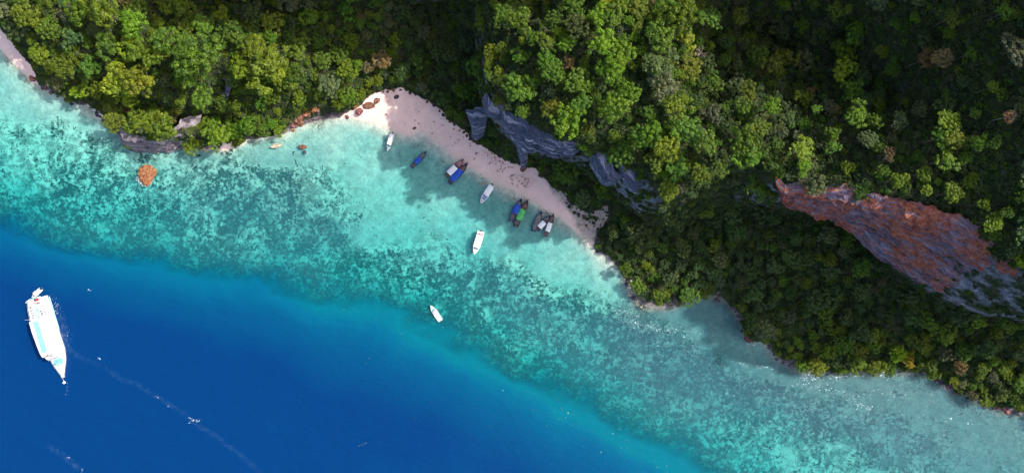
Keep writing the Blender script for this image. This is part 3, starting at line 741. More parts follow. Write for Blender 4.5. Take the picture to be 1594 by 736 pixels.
for k, lst in byreg.items():
    lst.sort(); nrow = max(1, round(len(lst) / 7)); per = math.ceil(len(lst) / nrow)
    for rw in range(nrow):
        for c, (py, px, i) in enumerate(sorted(lst[rw * per:(rw + 1) * per], key=lambda q: q[1])):
            tlabel[i] = (f"{WORD[trees[i][4]]} tree {REG[k][0]}, {ordw(c)} in its {ORD[rw]} row", 'trees ' + REG[k][0])
def tcol(tk, j=.12):
    c = TINT[tk]; v = 1 + rnd.uniform(-j, j) * 1.6
    return tuple(max(0, q * v * (1 + rnd.uniform(-j, j))) for q in c)
for i in single:
    x, y, g0, r, tk, hand = trees[i]
    zs = rnd.uniform(.85, 1.15); lz = lifts[i] / r / zs
    rt = empty('tree', (x, y, g0 + .0), rnd.uniform(0, 2 * PI), *[tlabel[i][0], 'tree', tlabel[i][1]], s=r)
    rt.scale = (r, r, r * zs)
    bare = tk == 'b' and rnd.random() < .6
    t_ = obj('trunk', rnd.choice(BARE if bare else TRUNKS), rt); t_.location = (0, 0, 1.15 + lz); t_.scale = (1, 1, 1 + lz / 1.5)
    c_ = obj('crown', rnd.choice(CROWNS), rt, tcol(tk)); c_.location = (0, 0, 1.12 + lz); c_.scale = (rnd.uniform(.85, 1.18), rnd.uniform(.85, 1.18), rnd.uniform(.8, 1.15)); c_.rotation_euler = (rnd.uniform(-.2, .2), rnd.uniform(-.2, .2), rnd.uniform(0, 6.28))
    if bare: c_.scale = (.92, .92, .72)
# two bare trees
for (a, b, h, s_) in ((1092, 82, 60, 3.6), (1382, 246, 74, 2.2)):
    p = W(a, b, h); g0 = float(hgt(p.x, p.y)); p = W(a, b, g0 + s_ * 1.6)
    rt = empty('bare_tree', (p.x, p.y, g0), 1.0, {1092: 'leafless pale tree at the plateau edge by the dark gully', 1382: 'leafless pale tree on the ridge above the rust cliff', 1572: 'leafless tree high on the eastern slope near the frame edge'}[a], 'tree', s=s_)
    t_ = obj('trunk', BARE[0], rt); t_.location = (0, 0, 1.6)

def gn_scatter(name, label, pts, scl, rot, tints, src_idx, protos, cat='forest'):
    V_ = np.array(pts, dtype=np.float32)
    me = bpy.data.meshes.new(name); me.vertices.add(len(V_)); me.vertices.foreach_set('co', V_.ravel())
    for an, typ, arr, key in (('scl', 'FLOAT', scl, 'value'), ('rz', 'FLOAT', rot, 'value'), ('src', 'INT', src_idx, 'value'), ('tint', 'FLOAT_COLOR', [(*t, 1) for t in tints], 'color')):
        a_ = me.attributes.new(an, typ, 'POINT'); a_.data.foreach_set(key, np.asarray(arr, dtype=np.int32 if typ == 'INT' else np.float32).ravel())
    me.materials.append(fol)
    o = obj(name, me, None, (0, 0, 0))
    ng = bpy.data.node_groups.new(name, 'GeometryNodeTree')
    ng.interface.new_socket('Geometry', in_out='INPUT', socket_type='NodeSocketGeometry'); ng.interface.new_socket('Geometry', in_out='OUTPUT', socket_type='NodeSocketGeometry')
    N = ng.nodes; Lk = ng.links.new
    gi = N.new('NodeGroupInput'); go = N.new('NodeGroupOutput'); iop = N.new('GeometryNodeInstanceOnPoints'); jn = N.new('GeometryNodeJoinGeometry')
    for pr in reversed(protos):
        oi = N.new('GeometryNodeObjectInfo'); oi.transform_space = 'ORIGINAL'; oi.inputs['Object'].default_value = pr; oi.inputs['As Instance'].default_value = False
        g2 = N.new('GeometryNodeGeometryToInstance'); Lk(oi.outputs['Geometry'], g2.inputs[0]); Lk(g2.outputs[0], jn.inputs[0])
    def na(n_, t_):
        q_ = N.new('GeometryNodeInputNamedAttribute'); q_.data_type = t_; q_.inputs[0].default_value = n_; return q_.outputs[0]
    Lk(gi.outputs[0], iop.inputs['Points']); Lk(jn.outputs[0], iop.inputs['Instance'])
    iop.inputs['Pick Instance'].default_value = True; Lk(na('src', 'INT'), iop.inputs['Instance Index'])
    cx = N.new('ShaderNodeCombineXYZ'); Lk(na('rz', 'FLOAT'), cx.inputs[2])
    e2 = N.new('FunctionNodeEulerToRotation'); Lk(cx.outputs[0], e2.inputs[0]); Lk(e2.outputs[0], iop.inputs['Rotation'])
    Lk(na('scl', 'FLOAT'), iop.inputs['Scale']); Lk(iop.outputs[0], go.inputs[0])
    md = o.modifiers.new('scatter', 'NODES'); md.node_group = ng
    return tag(o, label, None, None, 'stuff')
crown_objs = {}
for o in bpy.data.objects:
    if o.name.startswith('crown') and o.data in CROWNS and o.data.name not in crown_objs: crown_objs[o.data.name] = o
CP = list(crown_objs.values())
rest = [i for i in range(len(trees)) if i not in sset]
gn_scatter('forest', 'smaller trees filling the forest between the large crowns', [(trees[i][0], trees[i][1], trees[i][2] + 1.1 * trees[i][3]) for i in rest], [trees[i][3] for i in rest],
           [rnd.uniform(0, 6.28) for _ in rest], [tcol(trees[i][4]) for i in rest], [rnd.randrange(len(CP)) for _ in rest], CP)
# undergrowth: knee-high to man-high shrubs on every patch of soil
FAN = wp([(872, 296), (900, 322), (925, 330), (950, 305), (956, 340), (935, 362), (915, 352), (880, 318)])
pts, scl, rot, tn, si = [], [], [], [], []
for i in range(60000):
    x = rnd.uniform(-285, 285); y = rnd.uniform(-112, 150)
    g0 = float(hgt(x, y))
    if g0 < .55: continue
    px, py = proj(x, y, g0 + 1)
    if not (-90 < px < 1690 and -90 < py < 800): continue
    r = rnd.uniform(1.0, 2.1)
    fan = in_poly(np.array([x]), np.array([y]), FAN)[0] and rnd.random() < .5
    if fan: r *= .6
    up = 0
    if not fan and noveg(x, y, r * .8): continue
    if on_bare(x, y, g0 + 1, r, .1):
        if rnd.random() > (.6 if px < 1010 else .22): continue
        up = rnd.uniform(1, 3)
    tk = rnd.choice('odsg' if px < 600 else 'ddsg')
    pts.append((x, y, g0 + r * .25 + up)); scl.append(r); rot.append(rnd.uniform(0, 6.28)); tn.append(tcol(tk)); si.append(rnd.randrange(3))
sh = []
for k, me in enumerate(BUSHES):
    p = W(*[(868, 292), (843, 272), (949, 350)][k], 2); 
    rt = empty('shrub', (p.x, p.y, float(hgt(p.x, p.y))), 0, ['dark shrub at the rubbly back corner of the beach', 'green shrub overhanging the middle of the beach edge', 'dusty shrub where the beach meets the southern forest'][k], 'shrub', s=2.2)
    c_ = obj('foliage', me, rt, tcol('s')); c_.location = (0, 0, .35); sh.append(c_)
    t_ = obj('stem', TRUNKS[k], rt); t_.scale = (.5, .5, .5); t_.location = (0, 0, .5)
gn_scatter('undergrowth', 'low shrubs and ferns covering the ground between the trees', pts, scl, rot, tn, si, sh)
print('TREES', len(trees), 'single', len(single), 'shrubs', len(pts))

# ------------------------------------------------------------------ rocks
def rock_mesh(seed, mat, sub=3, rough=.28, flat=.6):
    g = random.Random(seed); bm = bmesh.new(); bmesh.ops.create_icosphere(bm, subdivisions=sub, radius=1)
    from mathutils import noise as mn
    off = Vector((g.uniform(0, 50), g.uniform(0, 50), g.uniform(0, 50)))
    for v in bm.verts:
        n = mn.noise(v.co * 1.3 + off) * 1.3 + mn.noise(v.co * 3.1 + off) * .7 + mn.noise(v.co * 7 + off) * .4
        v.co *= 1 + rough * n; v.co.z *= flat
    return bm_mesh(bm, 'rock', mat)
ROCKS = {k: [rock_mesh(i * 7 + j, m) for j in range(3)] for i, (k, m) in enumerate((('brown', b_brown), ('orange', b_orange), ('dark', b_dark), ('red', b_red), ('pale', b_pale)))}
def rock(px, py, rx, ry, rot, kind, label, z=None, group=None, name='boulder', h=.6):
    p = W(px, py, .5); g0 = max(float(hgt(p.x, p.y)), -.4) if z is None else z
    o = obj(name, rnd.choice(ROCKS[kind])); o.location = (p.x, p.y, g0)
    o.rotation_euler = (rnd.uniform(-.2, .2), rnd.uniform(-.2, .2), R(rot)); o.scale = (rx * MPP, ry * MPP, min(rx, ry) * MPP * h * 1.3)
    return tag(o, label, 'rock', group)
# the orange rock island in the lagoon: a craggy mass of its own
me = rock_mesh(91, b_orange, 5, .34, .42)
isl = obj('rock_island', me); isl.location = (*W(228, 271, 1)[:2], .3); isl.scale = (4.9, 3.5, 3.2); isl.rotation_euler = (0, 0, R(58))
tag(isl, 'orange and ochre rock islet in the lagoon ringed with foam', 'rock')
rock(618, 152, 4.2, 3.2, 20, 'dark', 'dark round boulder alone on the sand at the top of the beach')
rock(815, 262, 4.5, 7, -20, 'brown', 'dark brown boulder at the foot of the grey pillar on the beach')
rock(573, 166, 11, 5, 5, 'brown', 'largest flat brown boulder at the sunlit corner of the beach')
rock(588, 158, 6, 4, 35, 'brown', 'brown boulder just above the largest flat boulder by the sunlit sand')
rock(560, 174, 6, 6, -50, 'red', 'reddish rock below the flat boulder at the waterline')
rock(556, 166, 5, 4, 60, 'orange', 'orange rock wedged between the spur trees and the flat boulder')
rock(1167, 525, 8, 7, 10, 'red', 'dark red rock standing in the water off the southern point', .2)
rock(1117, 467, 4.5, 4, 10, 'dark', 'small blue grey rock in the cove of the southern shore', .1)
rock(470, 229, 7, 3.5, 5, 'brown', 'brown rock awash in the shallows west of the beach', -.1)
rock(473, 237, 3, 3, 5, 'dark', 'small dark rock just below the awash brown rock', -.3)
rock(430, 227, 8, 3, 10, 'pale', 'pale flat rock off the spur tip', 0)
rock(52, 121, 6, 7, 60, 'red', 'reddish rock pile where the western sand strip ends', .4)
rock(44, 124, 3, 3, 0, 'pale', 'small pale rock beside the reddish pile on the western shore', .1)
rock(982, 440, 3, 6, -10, 'pale', 'narrow pale rock at the waterline of the shaded forest')
rock(645, 200, 3, 2, 0, 'brown', 'small rock near the edge of the sunlit sand tongue')
def line_rocks(line, n, kinds, r0, r1, label, group, jit=2.5):
    label = label.replace('in the jumble by the spur shore', 'by the spur shore').replace('along the forest edge of the upper beach', 'along the upper beach edge').replace('in the scar on the plateau forest', 'in the plateau scar').replace('waterline', 'shore').replace('the rubble fan at the southern beach end', 'the rubble fan').replace('in the shaded shore between', 'between')
    P = [Vector(p) for p in line]; L = [(b - a).length for a, b in zip(P[:-1], P[1:])]; T = sum(L)
    for i in range(n):
        s = (i + rnd.uniform(.1, .9)) / n * T
        for k, l in enumerate(L):
            if s <= l: break
            s -= l
        q = P[k].lerp(P[k + 1], min(1, s / L[k])); r = rnd.uniform(r0, r1)
        rock(q.x + rnd.uniform(-jit, jit), q.y + rnd.uniform(-jit, jit), r, r * rnd.uniform(.6, .95), rnd.uniform(0, 180), rnd.choice(kinds), f"{label}, {ordw(i)} from the west", None, group)
line_rocks([(592, 146), (628, 140), (655, 152), (682, 170), (702, 192), (725, 208), (737, 224)], 20, ['dark', 'brown'], 1.6, 3.2, 'small dark boulder along the forest edge of the upper beach', 'boulders along the upper beach edge', 1.5)
line_rocks([(450, 200), (462, 192), (472, 182), (490, 174)], 15, ['brown', 'red', 'orange', 'brown'], 3, 6.5, 'rugged brown rock in the jumble by the spur shore', 'rocks by the spur shore', 5)
line_rocks([(490, 174), (520, 180), (548, 178)], 9, ['dark', 'brown'], 2.5, 5, 'dark rock in the shaded shore between spur and beach', 'rocks between spur and beach', 4)
line_rocks([(62, 134), (95, 152), (118, 164)], 9, ['dark', 'brown'], 2, 4, 'dark rock in the line along the western shore', 'rocks along the western shore', 2)
line_rocks([(150, 176), (168, 190), (186, 206), (195, 220)], 9, ['dark', 'red'], 2.5, 5, 'violet rock below the west headland trees', 'rocks below the west headland', 2)
line_rocks([(200, 226), (225, 231), (255, 232), (285, 226), (300, 221)], 14, ['dark', 'dark', 'pale', 'red'], 3, 6, 'dark wet rock at the foot of the low violet sea cliff', 'rocks at the foot of the sea cliff', 3)
line_rocks([(288, 234), (306, 222), (322, 232)], 7, ['pale'], 3, 6, 'pale yellowish rock at the eastern end of the sea cliff', 'pale shore rocks', 3)
line_rocks([(1450, 584), (1475, 600), (1510, 618), (1560, 638), (1594, 645)], 22, ['dark', 'dark', 'red', 'pale'], 2, 5, 'violet dark rock along the southeastern waterline', 'rocks along the southeastern waterline', 3)
line_rocks([(924, 388), (950, 398), (968, 418), (976, 445), (986, 466), (1003, 482)], 18, ['dark', 'pale', 'dark'], 1.6, 4, 'dark rock at the waterline under the shaded forest', 'rocks under the shaded forest', 2)
line_rocks([(1147, 486), (1156, 515), (1190, 533), (1206, 556), (1232, 573)], 12, ['dark'], 1.6, 3.4, 'dark rock along the southern point waterline', 'rocks along the southern point', 2)
line_rocks([(880, 296), (905, 330), (925, 350), (944, 322), (930, 365)], 40, ['brown', 'pale', 'dark', 'brown'], 1.2, 3.2, 'loose rock in the sandy rubble at the southern beach end', 'rubble fan rocks', 9)
line_rocks([(838, 152), (852, 150), (846, 166)], 6, ['pale', 'brown', 'red'], 2.5, 5, 'reddish boulder in the scar on the plateau forest', 'scar boulders', 3)

# ------------------------------------------------------------------ boats
def station_hull(L, B, prof, depth=.9, sheer=None, rim=.10, floor=.28, mat_out=None, n=25, power=1.0):
    """open hull: prof(t) half-width factor, sheer(t) rail height; t 0 stern .. 1 bow"""
    bm = bmesh.new(); rows = []
    for i in range(n):
        t = i / (n - 1); x = (t - .5) * L; w = max(.02, prof(t) * B / 2); s = sheer(t) if sheer else depth
        kz = -.35 + .0 * t + (max(0, t - .85) / .15) ** 2 * (.35 + s * .5)
        iw = max(.01, w - rim); fz = min(floor, s - .05) if t < .93 else s - .08
        ring = [(w, s), (w * .93, s * .5), (w * .6, kz * .6), (0, kz), (-w * .6, kz * .6), (-w * .93, s * .5), (-w, s), (-iw, s), (-iw * .9, fz), (0, fz), (iw * .9, fz), (iw, s)]
        rows.append([bm.verts.new((x, y, z)) for y, z in ring])
    k = len(rows[0])
    for a, b in zip(rows[:-1], rows[1:]):
        for j in range(k): bm.faces.new((a[j], a[(j + 1) % k], b[(j + 1) % k], b[j]))
    bm.faces.new(rows[0][::-1]); bm.faces.new(rows[-1])
    return bm
def box(bm, x0, x1, y0, y1, z0, z1, bev=0):
    v = [bm.verts.new(p) for p in ((x0, y0, z0), (x1, y0, z0), (x1, y1, z0), (x0, y1, z0), (x0, y0, z1), (x1, y0, z1), (x1, y1, z1), (x0, y1, z1))]
    f = [bm.faces.new([v[i] for i in q]) for q in ((3, 2, 1, 0), (4, 5, 6, 7), (0, 1, 5, 4), (1, 2, 6, 5), (2, 3, 7, 6), (3, 0, 4, 7))]
    if bev:
        es = list({e for q in f for e in q.edges}); bmesh.ops.bevel(bm, geom=es, offset=bev, segments=2, profile=.6, affect='EDGES')
def boxo(name, mat, parent, *a, bev=0, loc=None):
    bm = bmesh.new(); box(bm, *a, bev=bev); return obj(name, bm_mesh(bm, name, mat), parent)
def tubeo(name, mat, parent, pts, radii, seg=6):
    bm = bmesh.new(); tube_bm(bm, pts, radii, seg); return obj(name, bm_mesh(bm, name, mat, True), parent)
def canopy_mesh(x0, x1, w, z, mat, sag=.18, name='canopy'):
    bm = bmesh.new(); n, m = 12, 8; T = []
    for lay in (0, -.06):
        g = []
        for i in range(n + 1):
            row = []
            for j in range(m + 1):
                u = i / n; v = j / m * 2 - 1
                zz = z + .28 * (1 - v * v) - sag * math.sin(u * PI * 4) ** 2 * .35 * (1 - abs(v) * .3) + lay
                row.append(bm.verts.new((x0 + (x1 - x0) * u, v * w / 2, zz)))
            g.append(row)
        T.append(g)
    for lay, g in enumerate(T):
        for i in range(n):
            for j in range(m):
                f = (g[i][j], g[i + 1][j], g[i + 1][j + 1], g[i][j + 1]); bm.faces.new(f if lay == 0 else f[::-1])
    a, b = T
    for i in range(n):
        bm.faces.new((a[i][0], b[i][0], b[i + 1][0], a[i + 1][0])); bm.faces.new((a[i][m], a[i + 1][m], b[i + 1][m], b[i][m]))
    for j in range(m):
        bm.faces.new((a[0][j], a[0][j + 1], b[0][j + 1], b[0][j])); bm.faces.new((a[n][j], b[n][j], b[n][j + 1], a[n][j + 1]))
    return bm_mesh(bm, name, mat)

def longtail(bow, stern, cmat, label, hullmat=wood, c0=.22, c1=.62, bowmat=None, foremat=None, width=.215, awning=True, small=False, cloth=None):
    pb, ps = W(*bow, 1), W(*stern, 1); c = (pb + ps) / 2; d = pb - ps; L = d.length
    rt = empty('longtail_boat', (c.x, c.y, 0), math.atan2(d.y, d.x), label, 'boat', 'longtail boats moored off the beach')
    B = L * width
    prof = lambda t: min(1.0, .62 + .9 * t) * (1 if t < .5 else max(0, 1 - ((t - .5) / .5) ** 2.3))
    sh = lambda t: .62 + .12 * (1 - t) + 1.15 * max(0, (t - .55) / .45) ** 2.2
    obj('hull', bm_mesh(station_hull(L, B, prof, sheer=sh), 'hull', hullmat), rt)
    # painted rail strip
    bm = bmesh.new()
    for s in (1, -1):
        pts = [((t - .5) * L, s * (prof(t) * B / 2 + .02), sh(t) + .03) for t in [i / 16 for i in range(17)]]
        tube_bm(bm, pts, [.055] * 17, 5)
    obj('gunwale', bm_mesh(bm, 'gunwale', bowmat or darkwood), rt)
    fl = bmesh.new()
    for k in range(9):
        t = .10 + .8 * k / 9; w = prof(t + .04) * B * .40; box(fl, (t - .5) * L, (t - .5) * L + L * .078, -w, w, .30, .335)
    obj('floorboards', bm_mesh(fl, 'floorboards', greywood), rt)
    # prow post with cloth
    bx = .5 * L
    tubeo('prow', darkwood, rt, [(bx - .25, 0, 1.55), (bx + .12, 0, 2.0), (bx + .30, 0, 2.6)], [.13, .10, .06])
    if cloth: tubeo('prow_cloth', cloth, rt, [(bx + .02, 0, 1.85), (bx + .16, 0, 2.1), (bx + .22, 0, 2.35)], [.17, .19, .13], 8)
    # foredeck
    w = prof(.74) * B * .46; x0, x1 = (.66 - .5) * L, (.86 - .5) * L
    bm = bmesh.new()
    vs = [bm.verts.new(p) for p in ((x0, -w, .78), (x0, w, .78), (x1, w * .55, 1.0), (x1, -w * .55, 1.0), (x0, -w, .72), (x0, w, .72), (x1, w * .55, .94), (x1, -w * .55, .94))]
    for q in ((0, 3, 2, 1), (4, 5, 6, 7), (0, 1, 5, 4), (1, 2, 6, 5), (2, 3, 7, 6), (3, 0, 4, 7)): bm.faces.new([vs[i] for i in q])
    obj('foredeck', bm_mesh(bm, 'foredeck', foremat or wood), rt)
    if cloth:
        for k in range(5):
            xx = x0 + (x1 - x0) * (.12 + .17 * k); yy = rnd.uniform(-w * .5, w * .5)
            boxo('bag', rnd.choice([cloth, pink, wood]), rt, xx - .22, xx + .2, yy - .16, yy + .18, .88, 1.16 + .05 * k % .1, bev=.05)
    nb = 6 if not awning else 4
    for k in range(nb):
        t = .16 + (.56 if not awning else .5) * k / (nb - 1); w = prof(t) * B * .45
        boxo('bench', wood if awning else greywood, rt, (t - .5) * L - .14, (t - .5) * L + .14, -w, w, .56, .61)
    if not awning:
        for k in range(nb + 2):
            t = .12 + .6 * k / (nb + 1); w = prof(t) * B * .5
            tubeo('frame_hoop', white2, rt, [((t - .5) * L, -w, .7), ((t - .5) * L, -w * .8, 1.6), ((t - .5) * L, 0, 1.85), ((t - .5) * L, w * .8, 1.6), ((t - .5) * L, w, .7)], [.05] * 5, 5)
    else:
        xa, xb = (c0 - .5) * L, (c1 - .5) * L; cw = B * .92
        obj('canopy', canopy_mesh(xa, xb, cw, 1.95, cmat), rt)
        for x in (xa + .1, (xa + xb) / 2, xb - .1):
            for s in (1, -1): tubeo('canopy_post', darkwood, rt, [(x, s * cw * .46, .5), (x, s * cw * .46, 2.0)], [.04, .04], 5)
    # long-tail engine: block on its pivot with the shaft trailing astern
    xs = -.5 * L
    tubeo('engine_mount', darkwood, rt, [(xs + .5, 0, .4), (xs + .5, 0, 1.0)], [.10, .08])
    e = boxo('engine', black, rt, xs + .15, xs + 1.0, -.27, .27, .95, 1.45, bev=.06)
    boxo('air_filter', metal, e, xs + .4, xs + .75, -.16, .16, 1.45, 1.62, bev=.04)
    tubeo('propeller_shaft', metal, rt, [(xs + .3, 0, 1.1), (xs - 1.3, .12, .45), (xs - 2.4, .2, -.15)], [.05, .04, .035], 5)
    return rt

longtail((664, 236), (640, 261), blue, 'blue roofed longtail alone between the white boat and the beached pair', navy, .28, .60, navy, greywood, .23)
longtail((722, 248), (694, 275), white2, 'white roofed longtail with pinkish foredeck beside a blue roofed one', wood, .16, .56, greywood, pink, .26, cloth=pink)
longtail((728, 254), (699, 286), blue, 'blue roofed longtail with red bow, beside the white roofed pinkish one', navy, .16, .66, navy, wood, .24, cloth=red)
longtail((812, 309), (795, 345), blue, 'blue roofed longtail moored tight against the green roofed boat', navy, .36, .72, navy, greywood, .26)
longtail((822, 311), (802, 353), green, 'green roofed longtail with red bundles at its bow', darkwood, .26, .64, darkwood, wood, .22, cloth=red)
longtail((843, 329), (830, 360), white2, 'uncovered dark longtail showing its row of pale hoops', navy, .2, .6, navy, greywood, .30, awning=False)
longtail((857, 335), (835, 359), white2, 'short white roofed longtail squeezed between the uncovered boat and another', navy, .20, .56, navy, greywood, .27)
longtail((862, 333), (849, 368), white2, 'white roofed longtail nearest the beach end, with a dark opening in its roof', wood, .22, .60, darkwood, wood, .22)

def speedboat(bow, stern, label, w=.27, roof=(.12, .62), engines=2, trim=None, extras=None, roofmat=white, cat='boat', name='speedboat', group='white speedboats in the lagoon'):
    pb, ps = W(*bow, 1), W(*stern, 1); c = (pb + ps) / 2; d = pb - ps; L = d.length; B = L * w
    rt = empty(name, (c.x, c.y, 0), math.atan2(d.y, d.x), label, cat, group)
    prof = lambda t: min(1, .9 + .25 * t) * (1 if t < .55 else max(0, 1 - ((t - .55) / .45) ** 2.1))
    sh = lambda t: .85 + .5 * t * t
    obj('hull', bm_mesh(station_hull(L, B, prof, sheer=sh, rim=.16, floor=.45), 'hull', white), rt)
    bm = bmesh.new()
    for s in (1, -1):
        tube_bm(bm, [((t - .5) * L, s * (prof(t) * B / 2 + .03), sh(t) - .12) for t in [i / 16 for i in range(17)]], [.06] * 17, 5)
    obj('rubbing_strip', bm_mesh(bm, 'rubbing_strip', trim or navy), rt)
    # bow deck
    bm = bmesh.new(); n = 8; ra = []
    for i in range(n + 1):
        t = .80 + .195 * i / n; ww = max(.02, prof(t) * B / 2 - .05); ra.append([bm.verts.new(((t - .5) * L, y, sh(t) + .02 + .06 * (1 - abs(y / ww) ** 2))) for y in (-ww, -ww * .5, 0, ww * .5, ww)])
    for a, b in zip(ra[:-1], ra[1:]):
        for j in range(4): bm.faces.new((a[j], b[j], b[j + 1], a[j + 1]))
    bmesh.ops.solidify(bm, geom=list(bm.faces), thickness=.05)
    obj('foredeck', bm_mesh(bm, 'foredeck', white), rt)
    boxo('hatch', glass, rt, (.86 - .5) * L - .22, (.86 - .5) * L + .22, -.2, .2, sh(.86) + .085, sh(.86) + .13, bev=.02)
    xa, xb = (roof[0] - .5) * L, (roof[1] - .5) * L
    obj('canopy', canopy_mesh(xa, xb, B * .88, 2.1, roofmat, .0), rt)
    for x in (xa + .1, (xa + xb) / 2, xb - .1):
        for s in (1, -1): tubeo('canopy_post', metal, rt, [(x, s * B * .42, .6), (x, s * B * .42, 2.12)], [.035, .035], 5)
    boxo('windscreen', glass, rt, xb + .1, xb + .16, -B * .33, B * .33, .9, 1.55)
    boxo('console', white, rt, xb - .75, xb + .05, -B * .25, B * .25, .45, 1.25, bev=.06)
    for s in (1, -1): boxo('bench_seat', cyan, rt, xa + .2, xb - .9, s * B * .32 - .2, s * B * .32 + .2, .5, .85, bev=.04)
    boxo('bow_cushion', cyan, rt, (.68 - .5) * L, (.77 - .5) * L, -B * .24, B * .24, .5, .86, bev=.05)
    for k in range(engines):
        y = (k - (engines - 1) / 2) * .62
        e = boxo('outboard_engine', black, rt, -.5 * L - .62, -.5 * L + .02, y - .22, y + .22, .7, 1.35, bev=.09)
        tubeo('leg', metal, e, [(-.5 * L - .35, y, .75), (-.5 * L - .4, y, -.5)], [.1, .07])
    return rt, L, B
rt, L, B = speedboat((603, 235), (611, 208), 'slim white speedboat off the brightly lit sand', .27, (.12, .66), 1)
rt, L, B = speedboat((748, 317), (766, 288), 'white speedboat with black engines and a blue striped bow facing seaward', .30, (.08, .56), 2, blue)
boxo('deck_stripe', blue, rt, L * .10, L * .14, -B * .36, B * .36, 1.12, 1.17); boxo('deck_stripe', blue, rt, L * .20, L * .235, -B * .32, B * .32, 1.12, 1.17)
rt, L, B = speedboat((738, 396), (749, 360), 'long white speedboat on its own farther out over the reef', .30, (.16, .70), 2, pink)
boxo('stern_seat', red, rt, -.40 * L, -.36 * L, -B * .36, B * .36, .9, 1.2, bev=.04)
rt, L, B = speedboat((670, 475), (686, 499), 'small white speedboat drifting at the edge of the deep water', .29, (.46, .66), 1, teal, roofmat=M('grey_canvas'  , (.42, .45, .5), .8, .2))
for k in range(5): boxo('seat', cyan if k % 2 else metal, rt, (-.42 + .15 * k) * L * .9, (-.42 + .15 * k) * L * .9 + .5, -B * .28, B * .28, .5, .9, bev=.05)

# tenders astern of the ship
rt, L, B = speedboat((50, 463), (63, 450), 'small grey dinghy with twin engines just off the stern of the ship', .38, (.30, .62), 2, metal, roofmat=M('grey_canvas', (.42, .45, .5), .8, .2), name='dinghy', group='tenders of the white ship')
rt, L, B = speedboat((40, 471), (62, 464), 'blue green tender lying across the stern of the ship', .30, (.16, .5), 1, teal, roofmat=M('teal_canvas', (.22, .5, .55), .8, .2), name='dinghy', group='tenders of the white ship')

